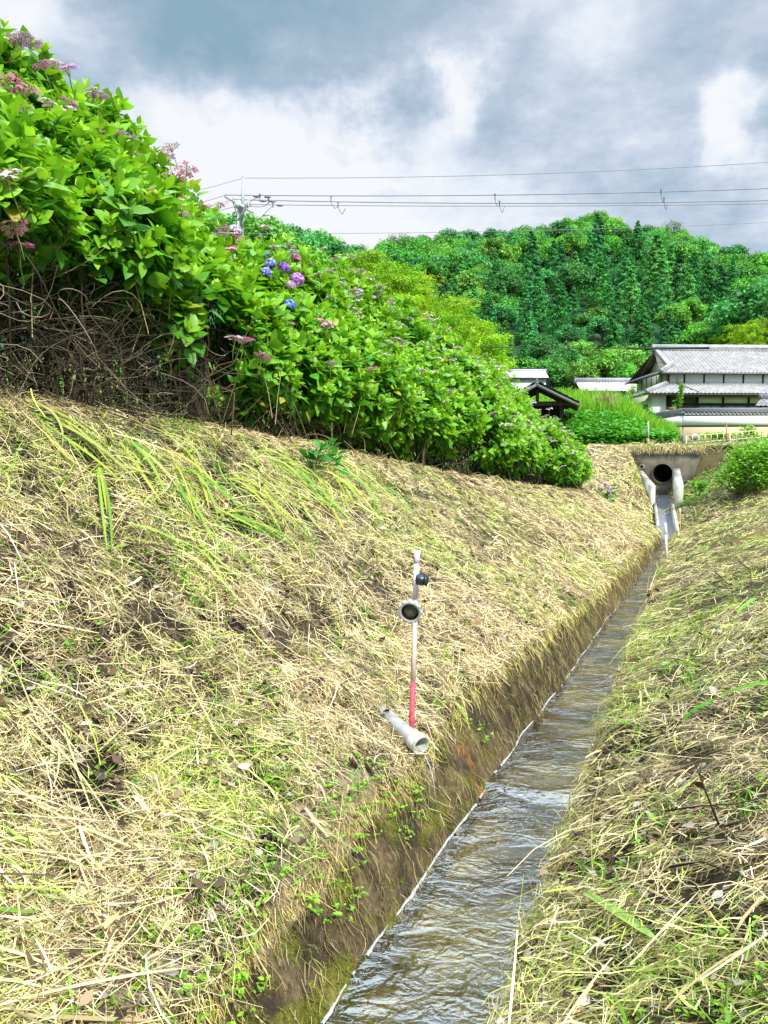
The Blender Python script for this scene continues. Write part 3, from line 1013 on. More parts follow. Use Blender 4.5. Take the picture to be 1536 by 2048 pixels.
def florets(soup, ctr, nrm, size, col):
    n = len(ctr)
    a = RNG.uniform(0, 6.28, n)
    ref = norm(np.stack([np.cos(a), np.sin(a), RNG.uniform(-.5, .5, n)], 1))
    x = norm(np.cross(nrm, ref)); y = np.cross(nrm, x)
    B = np.stack([x, y, nrm], 1) * size[:, None, None]
    soup.stamp(PET_T, PET_F, ctr, B, col)


def mophead_mesh(c1, c2, r):
    sp = Soup()
    n = 120
    i = np.arange(n) + 0.5
    ph = np.arccos(1 - 1.75 * i / n); th = math.pi * (1 + 5 ** 0.5) * i
    d = np.stack([np.cos(th) * np.sin(ph), np.sin(th) * np.sin(ph), np.cos(ph)], 1)
    c = np.array(c1) * (1 - RNG.random((n, 1))) + np.array(c2) * RNG.random((n, 1))
    c = np.clip(c * (0.75 + 0.5 * RNG.random((n, 1))), 0, 0.9)
    rad = r * (0.9 + 0.16 * RNG.random(n))
    florets(sp, d * rad[:, None] * [1, 1, 0.88], norm(d + RNG.normal(0, .25, (n, 3))), np.full(n, r * 0.23), c)
    sp.lathe([(0.001, -r * 0.75), (r * 0.7, -r * 0.4), (r * 0.84, 0), (r * 0.7, r * 0.45), (0.001, r * 0.74)], (0, 0, 0), (0, 0, 1), 12, np.array(c1) * 0.35)
    sp.tube([(0, 0, -r * 0.6), (0.01, 0, -r * 1.4), (0.0, 0, -r * 2.6)], 0.004, 5, (0.12, 0.22, 0.04))
    return sp.mesh('flower_head')


def lacecap_mesh(c1, c2, r, n_out):
    sp = Soup()
    nb = 90
    a = RNG.uniform(0, 6.28, nb); q = r * 0.72 * np.sqrt(RNG.random(nb))
    ctr = np.stack([q * np.cos(a), q * np.sin(a), 0.10 * r - 0.25 * q * q / r + RNG.normal(0, .06 * r, nb)], 1)
    T = np.array([(1, 0, 0), (0, 1, 0), (-1, 0, 0), (0, -1, 0), (0, 0, 1.1), (0, 0, -1)])
    Fc = [(0, 1, 4), (1, 2, 4), (2, 3, 4), (3, 0, 4), (1, 0, 5), (2, 1, 5), (3, 2, 5), (0, 3, 5)]
    bc = np.array([0.42, 0.26, 0.22]) * (0.6 + 0.8 * RNG.random((nb, 1))) + np.array([0.0, 0.1, 0.0]) * RNG.random((nb, 1))
    sp.stamp(T, Fc, ctr, np.tile(np.eye(3), (nb, 1, 1)) * (r * 0.055), bc)
    for k in range(14):                                   # flower stalks spreading from the stem
        j = RNG.integers(nb)
        sp.tube([(0, 0, -r * 0.9), tuple(ctr[j] * [.5, .5, 1] - [0, 0, r * .35]), tuple(ctr[j])], r * 0.018, 4, (0.22, 0.20, 0.08), caps=False)
    a = np.arange(n_out) * 6.28 / n_out + RNG.normal(0, .18, n_out)
    q = r * RNG.uniform(0.80, 1.02, n_out)
    ctr = np.stack([q * np.cos(a), q * np.sin(a), RNG.normal(0.0, .10 * r, n_out)], 1)
    nrm = norm(np.stack([np.cos(a) * .35 + RNG.normal(0, .25, n_out), np.sin(a) * .35 + RNG.normal(0, .25, n_out), np.ones(n_out)], 1))
    t = RNG.random((n_out, 1))
    florets(sp, ctr, nrm, r * RNG.uniform(.28, .40, n_out), np.array(c1) * t + np.array(c2) * (1 - t))
    sp.tube([(0, 0, -r * .85), (0.008, 0, -r * 1.6), (0, 0, -r * 3.0)], 0.004, 5, (0.14, 0.24, 0.05))
    return sp.mesh('flower_head')


LACE = [lacecap_mesh((0.78, 0.20, 0.46), (0.60, 0.12, 0.52), 0.075, 11), lacecap_mesh((0.80, 0.36, 0.46), (0.72, 0.22, 0.40), 0.085, 13),
        lacecap_mesh((0.45, 0.16, 0.66), (0.66, 0.26, 0.62), 0.07, 10), lacecap_mesh((0.68, 0.56, 0.52), (0.64, 0.48, 0.52), 0.08, 10)]
LACE_PALE = [lacecap_mesh((0.72, 0.62, 0.62), (0.68, 0.54, 0.62), 0.085, 11), lacecap_mesh((0.60, 0.52, 0.70), (0.72, 0.60, 0.68), 0.08, 10), lacecap_mesh((0.68, 0.62, 0.50), (0.60, 0.50, 0.50), 0.08, 9)]
for m_ in LACE + LACE_PALE: m_.materials.append(M['petal'])
# (pixel, mesh) of the flowers one can pick out in the photograph
MOP = [((540, 534), (0.20, 0.27, 0.72), (0.38, 0.44, 0.80), .080), ((533, 550), (0.22, 0.28, 0.74), (0.42, 0.42, 0.78), .070), ((568, 541), (0.20, 0.10, 0.55), (0.36, 0.18, 0.62), .080),
       ((594, 563), (0.38, 0.16, 0.58), (0.56, 0.28, 0.66), .100), ((581, 578), (0.52, 0.24, 0.55), (0.66, 0.38, 0.62), .080), ((592, 522), (0.72, 0.22, 0.40), (0.70, 0.36, 0.50), .070),
       ((580, 615), (0.10, 0.22, 0.70), (0.28, 0.44, 0.85), .080), ((470, 467), (0.56, 0.46, 0.66), (0.66, 0.58, 0.72), .080), ((533, 512), (0.18, 0.16, 0.66), (0.3, 0.3, 0.75), .050)]
LACEPX = [(40, 80), (62, 90), (30, 92), (105, 132), (135, 142), (85, 137), (200, 196), (185, 190), (100, 215), (132, 222), (20, 178), (48, 182), (232, 272), (255, 282), (205, 265), (180, 258), (322, 318), (340, 300), (335, 322), (280, 318), (372, 345),
          (318, 374), (310, 388), (350, 362), (360, 430), (345, 410), (8, 358), (30, 465), (38, 500), (470, 478), (440, 474), (530, 458), (580, 496), (645, 502), (670, 522), (703, 517), (470, 682), (488, 684), (526, 718), (655, 650), (710, 588),
          (755, 590), (783, 606), (676, 650), (760, 576), (808, 658), (795, 630), (820, 640), (740, 562), (720, 548), (835, 700), (862, 700), (850, 690), (890, 702), (920, 708), (880, 720), (905, 722), (870, 745), (915, 740),
          (955, 735), (985, 722), (1005, 735), (960, 755), (1030, 770), (1012, 800), (1066, 806), (1098, 820), (1030, 815), (1058, 845), (1100, 850), (1078, 862), (1122, 865), (1097, 878), (1046, 888), (1068, 886), (1100, 900), (1130, 890), (1150, 905),
          (1126, 935), (1150, 930), (1168, 925), (1180, 945), (1045, 860), (1010, 852), (985, 830), (960, 800), (935, 790), (990, 775), (935, 760), (1020, 745), (1090, 835), (1140, 870), (1112, 838)]
FLOWERS = {}
for px, py in LACEPX:
    b, p = hedge_hit(px, py, -0.24)
    FLOWERS.setdefault(b, []).append(('lace', p, px))
for (px, py), c1, c2, r in MOP:
    b, p = hedge_hit(px, py, -0.16)
    me = mophead_mesh(c1, c2, r * 0.92)
    me.materials.append(M['petal'])
    FLOWERS.setdefault(5 if px > 500 else b, []).append(('mop', p, me))
me = mophead_mesh((0.60, 0.30, 0.66), (0.70, 0.50, 0.74), .08); me.materials.append(M['petal'])

def shoots_for(b):
    """shoot tips and axes over the outer surface of bush b"""
    tips, axes = [], []
    s0 = BUSH_S[b]
    Lh, zh = [float(v) for v in hedge_base(np.array([s0]))]
    for (bb, c, rad) in BLOBS:
        if bb != b: continue
        area = 4 * math.pi * (((rad[0] * rad[1]) ** 1.6 + (rad[0] * rad[2]) ** 1.6 + (rad[1] * rad[2]) ** 1.6) / 3) ** (1 / 1.6)
        n = int(area * (84 if s0 < 8 else 78 if s0 < 13 else 70))
        d = norm(RNG.normal(0, 1, (n, 3)))
        q = c + d * rad * RNG.uniform(0.80, 1.10, (n, 1))
        nr_ = norm(d / rad)
        keep = np.ones(n, bool)
        # thin out the back
        keep &= ~((nr_[:, 1] > 0.35) & (nr_[:, 2] < 0.5) & (RNG.random(n) < 0.72))
        keep &= ~((nr_[:, 2] < -0.45) & (RNG.random(n) < 0.6))
        for (_, c2, r2) in BLOBS:
            if c2 is c: continue
            keep &= (((q - c2) / (r2 * 0.86)) ** 2).sum(1) > 1
        if s0 < 6.2:       # the hollow under the tall bushes on the left
            lim = zh + np.where(q[:, 0] < 4.6, 0.85, 0.85 - 0.42 * np.clip((q[:, 0] - 4.6) / 1.8, 0, 1)) + 0.22 * np.sin(q[:, 0] * 4.1)
            keep &= (q[:, 2] > lim)
        keep &= (fbm(q[:, 0] * 1.9, q[:, 2] * 1.9 + q[:, 1], 171, 3) > 0.37)
        lift_ = np.clip(nr_[:, 2], 0, 1) * np.abs(RNG.normal(0, .09, n)) + (RNG.random(n) < .10) * np.clip(nr_[:, 2], 0, 1) * RNG.uniform(.08, .26, n)
        q = q + lift_[:, None] * [0, 0, 1]
        tips.append(q[keep]); axes.append(nr_[keep])
    return np.concatenate(tips), np.concatenate(axes)


def hydrangea(b):
    s0 = BUSH_S[b]
    Lh, zh = [float(v) for v in hedge_base(np.array([s0]))]
    base = to_w(np.array([s0, Lh + 0.9, zh + 0.05]))
    root = empty('hydrangea_bush', base, label=BUSH_LABEL[b], cat='hydrangea', group='hydrangea bushes along the top of the bank')
    tips, axes = shoots_for(b)
    tw = to_w(tips) - base
    K = len(tw)
    ax = norm(dir_w(axes) * 0.75 + np.array([0, 0, 0.75]) + RNG.normal(0, .22, (K, 3)))
    lf = Soup()
    ref = norm(RNG.normal(0, 1, (K, 3)))
    bx = norm(np.cross(ax, ref)); by = np.cross(ax, bx)
    scale = RNG.uniform(0.70, 1.38, K)
    for j, (off, ln, inc) in enumerate(((0.0, .06, 24), (.02, .105, 42), (.06, .145, 54), (.13, .155, 66), (.22, .15, 80))):
        for sg in (0, 1):
            az = j * math.pi / 2 + sg * math.pi + RNG.normal(0, .25, K)
            rad = bx * np.cos(az)[:, None] + by * np.sin(az)[:, None]
            th = np.radians(inc + RNG.normal(0, 17, K))
            d = ax * np.cos(th)[:, None] + rad * np.sin(th)[:, None]
            up = ax * np.sin(th)[:, None] - rad * np.cos(th)[:, None]
            up = norm(up + RNG.normal(0, .16, (K, 3)))
            use = RNG.random(K) < (0.97 if j < 3 else 0.85)
            L_ = ln * scale * RNG.uniform(.85, 1.15, K)
            B = basis_from(d, up)
            wf = RNG.uniform(.92, 1.18, K)
            B = B * np.stack([L_, L_ * wf, L_], 1)[:, :, None]
            t = RNG.random((K, 1))
            young = np.array([0.36, 0.62, 0.040]); low_shade = np.array([0.060, 0.29, 0.018])  # lower leaves deeper green, with the shade of the gaps painted in
            w_ = (0.85, 0.62, 0.36, 0.14, 0.05)[j]
            c = (young * w_ + low_shade * (1 - w_)) * (0.70 + 0.6 * t)
            yel = (RNG.random((K, 1)) < 0.006 * j)
            c = np.where(yel, np.array([0.40, 0.44, 0.05]), c)
            lf.stamp(LEAF_T, LEAF_F, (tw - ax * off + rad * 0.012)[use], B[use], c[use])
    # leaf stalk stems of the shoots
    lf.build('foliage', M['leaf'], root, smooth=False)
    st = Soup()
    rr = np.random.default_rng(b + 40)
    for i in rr.choice(K, min(K, 110), replace=False):
        foot = to_w(np.array([s0 + rr.normal(0, .35), Lh + 0.7 + rr.normal(0, .28), zh - 0.05])) - base
        p2 = tw[i]
        mid = foot * 0.45 + p2 * 0.55 + rr.normal(0, .10, 3) + [0, 0, 0.05]
        m1 = foot * 0.8 + p2 * 0.2 + rr.normal(0, .08, 3) + [0, 0, .12]
        cs_ = np.array([0.07, 0.055, 0.032]) * rr.uniform(.3, 1.6)
        st.tube([foot, m1, mid, p2 * 0.9 + mid * 0.1, p2], [.009, .008, .006, .004, .003], 5, cs_, caps=False)
    tag(st.build('stems', M['twig'], root), kind='stuff')
    # dead twigs: a tangle low down in front, and pale stalks poking through the leaves
    dt = Soup()
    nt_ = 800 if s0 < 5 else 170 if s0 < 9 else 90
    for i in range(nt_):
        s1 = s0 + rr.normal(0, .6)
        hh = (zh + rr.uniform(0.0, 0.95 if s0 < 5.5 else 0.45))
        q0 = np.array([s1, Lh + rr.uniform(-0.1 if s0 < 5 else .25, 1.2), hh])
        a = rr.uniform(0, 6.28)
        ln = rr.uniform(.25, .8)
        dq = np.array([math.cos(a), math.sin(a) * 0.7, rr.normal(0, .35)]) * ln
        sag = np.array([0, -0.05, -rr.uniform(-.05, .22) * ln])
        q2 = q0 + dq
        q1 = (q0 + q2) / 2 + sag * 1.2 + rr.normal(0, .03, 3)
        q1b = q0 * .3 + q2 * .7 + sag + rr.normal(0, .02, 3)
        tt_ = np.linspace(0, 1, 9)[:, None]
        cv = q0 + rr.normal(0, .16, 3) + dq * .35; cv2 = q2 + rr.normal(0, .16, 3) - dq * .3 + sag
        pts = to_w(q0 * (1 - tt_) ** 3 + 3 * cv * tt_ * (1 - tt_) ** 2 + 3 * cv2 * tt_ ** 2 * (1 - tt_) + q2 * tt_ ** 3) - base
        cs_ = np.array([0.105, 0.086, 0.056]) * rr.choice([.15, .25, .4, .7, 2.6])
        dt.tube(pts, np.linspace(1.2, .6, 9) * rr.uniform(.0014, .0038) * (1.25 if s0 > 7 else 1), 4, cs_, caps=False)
    for i in range(26 if s0 < 9 else 14):
        k = rr.integers(K)
        p2 = tw[k] + ax[k] * rr.uniform(-.05, .08)
        p0 = p2 - np.array([rr.normal(0, .08), rr.normal(0, .08), rr.uniform(.25, .6)]) - dir_w(np.array([0, -.06, 0]))
        cs_ = np.array([0.42, 0.34, 0.18]) * rr.uniform(.6, 1.2)
        dt.tube([p0, (p0 + p2) / 2 + rr.normal(0, .02, 3), p2], [.004, .003, .0025], 4, cs_, caps=False)
    tag(dt.build('dead_twigs', M['twig'], root), kind='stuff')
    # flowers
    fl = FLOWERS.get(b, [])
    pale = s0 > 9.5
    for kind, p, x in fl:
        me = x if kind == 'mop' else random.choice(LACE_PALE if pale else LACE)
        o = link_mesh('flower_head', me, root)
        o.location = Vector(p) - Vector(base) + Vector((0, 0, 0.03))
        o.rotation_euler = (random.uniform(-.45, .25), random.uniform(-.35, .35), random.uniform(0, 6.28))
        if kind == 'mop': o.rotation_euler = (random.uniform(.3, .8), random.uniform(-.3, .3), random.uniform(0, 6.28))
        s_ = 1.0 if kind == 'mop' else random.uniform(.85, 1.2) * (1.0 if s0 < 12 else 0.85)
        o.scale = (s_, s_, s_)
    extra = 5 if s0 < 9 else 24
    cand = [i for i in range(K) if axes[i][2] > 0.05 and axes[i][1] < 0.5]
    for i in rr.choice(cand, min(extra, len(cand)), replace=False):
        o = link_mesh('flower_head', random.choice(LACE_PALE if pale else LACE), root)
        o.location = tw[i] + ax[i] * 0.10 + dir_w(np.array([0, -.05, 0]))
        o.rotation_euler = (random.uniform(-.4, .3), random.uniform(-.3, .3), random.uniform(0, 6.28))
        s_ = random.uniform(.65, 1.0)
        o.scale = (s_, s_, s_)
    return root


for b in range(len(BUSH_S)):
    hydrangea(b)


# the young hydrangea shoot standing alone on the bank, and the stray violet blooms at the hedge end
def small_hydrangea(px, py, L, n, label, size=1.0, flowers=()):
    r = ray(px, py)
    t = L / (-r[0] * CY + r[1] * SY)
    s = (r[0] * SY + r[1] * CY) * t
    base = gpt(s, L)
    root = empty('hydrangea_sprout', base, label=label, cat='hydrangea')
    K = n
    tw = np.stack([RNG.normal(0, .16, K), RNG.normal(0, .16, K), RNG.uniform(.08, .30, K)], 1) * size
    ax = norm(np.stack([RNG.normal(0, .4, K), RNG.normal(0, .4, K), np.ones(K)], 1))
    bx = norm(np.cross(ax, norm(RNG.normal(0, 1, (K, 3))))); by = np.cross(ax, bx)
    lf = Soup()
    for j, (off, ln, inc) in enumerate(((0.0, .05, 40), (.02, .10, 60), (.06, .13, 78), (.11, .13, 92))):
        for sg in (0, 1):
            az = j * math.pi / 2 + sg * math.pi + RNG.normal(0, .25, K)
            rad = bx * np.cos(az)[:, None] + by * np.sin(az)[:, None]
            th = np.radians(inc + RNG.normal(0, 12, K))
            d = ax * np.cos(th)[:, None] + rad * np.sin(th)[:, None]
            up = ax * np.sin(th)[:, None] - rad * np.cos(th)[:, None]
            B = basis_from(d, norm(up)) * (ln * size * RNG.uniform(.85, 1.15, K))[:, None, None]
            lf.stamp(LEAF_T, LEAF_F, tw - ax * off * size, B, np.array([0.05, 0.27, 0.03]) * (0.7 + 0.7 * RNG.random((K, 1))))
    lf.build('foliage', M['leaf'], root)
    st = Soup()
    for i in range(K):
        st.tube([(0, 0, -0.02), tw[i] * .5 + [0, 0, .01], tw[i]], [.005, .004, .003], 5, (0.12, 0.2, 0.05), caps=False)
    st.build('stems', M['twig'], root)
    for q in flowers:
        o = link_mesh('flower_head', me, root); o.location = q; o.rotation_euler = (random.uniform(0, .5), 0, random.random() * 6)
        o.scale = (.8, .8, .8)
    return root


small_hydrangea(627, 905, 3.85, 9, 'small dark green hydrangea sprout alone on the straw below the hedge', 1.15)
small_hydrangea(1208, 965, 2.75, 10, 'little hydrangea with violet mopheads at the hedge end beside the far bank', 1.3, ((0.05, 0.0, .42), (.2, .1, .30), (.12, -.1, .2), (-.1, 0, .3)))


def on_bank(px, py, lift=0.03):
    """distance along the view at which the pixel meets the ground"""
    r = ray(px, py)
    ts = np.geomspace(1.0, 30, 800)
    prev = None
    for t in ts:
        p = r * t
        s = p[0] * SY + p[1] * CY; L = -p[0] * CY + p[1] * SY
        if L < -5 or L > 5.5 or s > 26: continue
        Ls, Zs = controls(np.array([s]))
        zg = float(np.interp(L, Ls[:, 0], Zs[:, 0]))
        if p[2] > zg + 0.4: continue
        zg = float(gpt(s, L)[2]) + 0.03
        if p[2] < zg + lift: return float(p[1])
    return 26.0


def gp(px, py, lift=0.03):
    return (px, py, on_bank(px, py, lift))



# ------------------------------------------------------------------ stake, caps and drain pipe on the left bank
pipe_end = at(843, 1492, 4.72)
pipe_tail = at(752, 1418, 5.02)
print('bank at tail', on_bank(752, 1418, 0.0), 'end', on_bank(843, 1492, 0), 'stake', on_bank(823, 1462, 0))
pipe_tail = at(750, 1416, on_bank(750, 1416, 0.0) + .03)
pd = norm(pipe_end - pipe_tail)
pr = empty('drain_pipe', pipe_tail, label='short grey plastic drain pipe with a socket end sticking out over the ditch', cat='drain pipe')
pl_ = np.linalg.norm(pipe_end - pipe_tail)
R_ = 0.054
bd = Soup()
bd.lathe([(R_ - .005, -0.12), (R_, -0.12), (R_, pl_ - 0.09), (R_ + .003, pl_ - .088), (R_ + .0065, pl_ - 0.08), (R_ + .0065, pl_ - 0.02), (R_ + .006, pl_ - 0.018)], (0, 0, 0), pd, 32, (0.56, 0.57, 0.55))
bd.build('body', M['pvc'], pr, smooth=True)
rm = Soup()
rm.lathe([(R_ + .006, pl_ - .019), (R_ + .0095, pl_ - .017), (R_ + .0095, pl_ - .002), (R_ + .008, pl_), (R_ + .001, pl_), (R_ - .002, pl_ - .008), (R_ - .002, pl_ - .07), (R_ - .007, pl_ - .075), (R_ - .007, -0.1)], (0, 0, 0), pd, 32, (0.40, 0.43, 0.40))
rm.build('socket_rim', M['pvc'], pr, smooth=True)
# thin trickle from the pipe
tr = Soup()
p0 = pipe_end + np.array([0.02, -0.02, -.055])
tr.tube([p0, p0 + [.03, -.02, -.06], p0 + [.055, -.035, -.16], p0 + [.07, -.04, -.30]], [.0035, .003, .0022, .0015], 6, (0.45, 0.46, 0.45))
tag(tr.build('water_trickle', M['foam']), 'thin trickle of water falling from the drain pipe mouth', 'water', kind='stuff')

foot = at(823, 1462, 4.86)
top = at(834, 1101, 4.95)
sk = empty('marker_stake', foot, label='faded pink and white stake with a red foot, standing behind the drain pipe', cat='stake')
def sp_(f0, f1, r, name, c, mat='paint', taper=1.0):
    q = Soup()
    q.tube([(top - foot) * f0, (top - foot) * ((f0 + f1) / 2), (top - foot) * f1], [r * taper, r * (taper + 1) / 2, r], 20, c)
    return q.build(name, M[mat], sk, smooth=False)
sp_(-0.08, 0.275, 0.0175, 'red_band', (0.50, 0.05, 0.10))
sp_(0.275, 0.66, 0.0168, 'shaft', (0.66, 0.52, 0.48))
sp_(0.66, 0.93, 0.0178, 'upper_shaft', (0.68, 0.56, 0.60))
sp_(0.93, 1.0, 0.0200, 'top_sleeve', (0.66, 0.56, 0.72))

# the grey screw cap hung on the stake, open side to the camera
cpos = at(821, 1222, 4.80)
fa = norm(np.array([-0.24, -0.95, -0.26]))
cr_ = empty('pipe_cap', cpos, label='round grey ribbed pipe cap hanging on the stake, its hollow inside facing out', cat='pipe cap')
q = Soup()
SD = 36
prof = [(0.001, -.028), (.052, -.028), (.070, -.020), (.073, .022), (.070, .027)]
q.lathe(prof, (0, 0, 0), fa, SD, (0.42, 0.43, 0.42))
q.lathe([(.070, .027), (.057, .027), (.055, .020)], (0, 0, 0), fa, SD, (0.30, 0.32, 0.31))
q.build('shell', M['pvc'], cr_, smooth=True)
q = Soup()
xr = norm(np.cross(fa, [0, 0, 1.0])); ur = np.cross(xr, fa)
for k in range(12):
    a = k * math.pi / 6
    dd = xr * math.cos(a) + ur * math.sin(a)
    q.bar(dd * .0745 - fa * .020, dd * .0765 + fa * .024, .018, .007, (0.46, 0.47, 0.46), up=dd)
q.build('grip_ribs', M['pvc'], cr_)
q = Soup()
q.lathe([(.055, .021), (.0545, -.006), (.047, -.010)], (0, 0, 0), fa, SD, (0.015, 0.02, 0.022))
q.build('seal_ring', M['black'], cr_, smooth=True)
q = Soup()
q.lathe([(.046, -.012), (.046, .004), (.043, .007), (.0005, .008)], (0, 0, 0), fa, SD, (0.045, 0.058, 0.050))
q.build('inner_disc', M['pvc'], cr_, smooth=True)

bpos = at(845, 1160, 4.83)
ba = norm(np.array([0.93, -0.32, -0.06]))
br = empty('rubber_plug', bpos, label='small black ridged plug wired to the upper part of the stake', cat='plug')
q = Soup()
q.lathe([(0.001, -.038), (.034, -.038), (.036, -.033), (.036, .008), (.033, .010), (.033, .015)], (0, 0, 0), ba, 28, (0.012, 0.022, 0.028))
q.lathe([(.030, .015), (.030, .019), (.036, .020), (.036, .031), (.031, .033), (.022, .038), (.0005, .038)], (0, 0, 0), ba, 28, (0.014, 0.024, 0.03))
q.lathe([(.033, .012), (.033, .016), (.029, .017), (.029, .021)], (0, 0, 0), ba, 28, (0.02, 0.03, 0.035))
q.build('body', M['black'], br, smooth=True)
q = Soup()
q.lathe([(0.0005, .038), (.008, .038), (.008, .05), (.0005, .051)], (0, 0, 0), ba, 12, (0.16, 0.08, 0.05))
q.build('bolt', M['steel'], br)
q = Soup()
a0 = (at(833, 1160, 4.94) - bpos)
pts = [a0 + np.array([math.cos(t) * .021, math.sin(t) * .021 - .005, 0.004 * math.sin(3 * t)]) for t in np.linspace(0, 12.6, 40)]
q.tube(pts, .0013, 5, (0.2, 0.18, 0.16))
q.tube([a0 + [-.02, -.01, 0], a0 + [-.03, -.02, .004], a0 + [-.034, -.015, .012]], .0012, 5, (0.2, 0.18, 0.16))
q.build('wire', M['steel'], br)

# ------------------------------------------------------------------ culvert, chute and the thin stakes at the far end of the ditch
def frame_at(s, L):
    return np.array([SY, CY, 0]), np.array([-CY, SY, 0])          # along, left


dS, dL = frame_at(0, 0)


def pw(s, L, z):
    L = L + float(bend(s))
    X, Y = xy(s, L)
    return np.array([X, Y, z])


cb = pw(27.2, 1.0, -1.05)
cu = empty('pipe_culvert', cb, label='round concrete pipe culvert with a stained headwall and two wing walls at the ditch head', cat='culvert')


def sl_box(soup, s0, s1, L0, L1, z0, z1, col, org, taper=0.0):
    """box aligned with the ditch; taper lowers the top at the near (s0) end"""
    V = []
    for zt_ in (0, 1):
        for (s, L) in ((s0, L0), (s1, L0), (s1, L1), (s0, L1)):
            z_ = z0 if zt_ == 0 else z1 - (taper if s == s0 else 0)
            V.append(pw(s, L, z_) - org)
    soup.quads(V, [(0, 1, 2, 3), (7, 6, 5, 4), (0, 4, 5, 1), (1, 5, 6, 2), (2, 6, 7, 3), (3, 7, 4, 0)], col)


def headwall(org, s_f, thick, poly, hole_c, hole_r, col):
    """wall of outline poly (L,z) with a round hole, front at s_f"""
    q = Soup()
    m = 40
    hc = np.array(hole_c)
    # radial strip from the hole to the outline
    ring = np.array([hc + hole_r * np.array([math.cos(a), math.sin(a)]) for a in np.linspace(0, 2 * math.pi, m, endpoint=False)])
    outer = []
    pol = np.array(poly, float)
    for a in np.linspace(0, 2 * math.pi, m, endpoint=False):
        d = np.array([math.cos(a), math.sin(a)])
        best = 9
        for i in range(len(pol)):
            p, r_ = pol[i], pol[(i + 1) % len(pol)] - pol[i]
            den = d[0] * r_[1] - d[1] * r_[0]
            if abs(den) < 1e-9: continue
            w_ = p - hc
            t = (w_[0] * r_[1] - w_[1] * r_[0]) / den
            u_ = (w_[0] * d[1] - w_[1] * d[0]) / den
            if t > 0 and -1e-6 <= u_ <= 1 + 1e-6: best = min(best, t)
        outer.append(hc + d * best)
    V = []
    for s in (s_f, s_f + thick):
        for r_ in (ring, outer):
            for p in r_: V.append(pw(s, p[0], p[1]) - org)
    Q = []
    for k in range(m):
        k2 = (k + 1) % m
        Q.append((k, k2, m + k2, m + k))
        Q.append((m + k, m + k2, 3 * m + k2, 3 * m + k))
        Q.append((2 * m + k2, 2 * m + k, 3 * m + k, 3 * m + k2))
    q.quads(V, Q, col)
    return q


hq = headwall(cb, 27.0, 0.25, [(-0.25, 0.50), (2.05, 0.50), (2.05, -0.22), (1.72, -0.45), (1.5, -1.3), (0.45, -1.3), (0.2, -0.62), (0.0, -0.45)], (0.97, -0.28), 0.315, (0.15, 0.138, 0.11))
hq.build('headwall', M['conc'], cu)
q = Soup()
q.lathe([(0.315, -0.05), (0.34, -0.06), (0.34, 0.0), (0.315, 0.01), (0.308, -0.05), (.305, 5.0), (0.001, 5.0)], pw(27.0, 0.97, -0.28) - cb, dS + np.array([0, 0, 0.01]), 40, (0.13, 0.12, 0.08))
q.build('pipe', M['conc'], cu, smooth=False)
q = Soup()
q.lathe([(0.075, 0.2), (0.078, -0.12), (.066, -0.125), (.064, .6), (.001, .6)], pw(27.0, 1.62, -0.06) - cb, dS, 20, (0.45, 0.44, 0.40))
q.build('small_pipe', M['conc'], cu, smooth=True)
for (L0, L1, Lf0, Lf1) in ((1.26, 1.42, 1.62, 1.78), (0.44, 0.66, 0.44, 0.66)):
    q = Soup()
    V = []
    for zt_ in (0, 1):
        for (s, L, z1) in ((25.4, L0, -0.66), (26.99, Lf0, -0.16), (26.99, Lf1, -0.16), (25.4, L1, -0.66)):
            V.append(pw(s, L, -1.9 if zt_ == 0 else z1 + (0.05 if L0 < 1 else 0)) - cb)
    q.quads(V, [(0, 1, 2, 3), (7, 6, 5, 4), (0, 4, 5, 1), (1, 5, 6, 2), (2, 6, 7, 3), (3, 7, 4, 0)], (0.50, 0.48, 0.42))
    q.build('wing_wall', M['conc'], cu)
cb2 = pw(23.4, 1.0, -2.2)
ch = empty('concrete_chute', cb2, label='narrow steep concrete chute running from the culvert down to the water', cat='chute')
q = Soup()
for (Lx0, Lx1) in ((1.22, 1.30), (0.70, 0.78)):
    V = []
    for s, zb in ((23.2, -2.2), (25.4, -1.53)):
        for L in (Lx0, Lx1):
            for dz in (-0.3, 0.32): V.append(pw(s, L, zb + dz) - cb2)
    qq = Soup()
    qq.quads(V, [(0, 2, 3, 1), (4, 5, 7, 6), (0, 1, 5, 4), (2, 6, 7, 3), (1, 3, 7, 5), (0, 4, 6, 2)], (0.50, 0.48, 0.40))
    qq.build('side_wall', M['conc'], ch)
V = []
for s, zb in ((23.1, -2.19), (25.4, -1.49), (26.99, -1.0)):
    for L in (0.70, 1.30): V.append(pw(s, L, zb) - cb2)
q.quads(V, [(0, 1, 3, 2), (2, 3, 5, 4)], (0.17, 0.18, 0.20))
q.build('floor', M['concw'], ch)


def thin_stake(name, p0, p1, r, bands, label, cat, parts):
    o = empty(name, p0, label=label, cat=cat)
    p0, p1 = np.array(p0), np.array(p1)
    for (f0, f1, c), nm in zip(bands, parts):
        q = Soup(); q.tube([(p1 - p0) * f0, (p1 - p0) * f1], r, 10, c); q.build(nm, M['paint'], o)
    return o


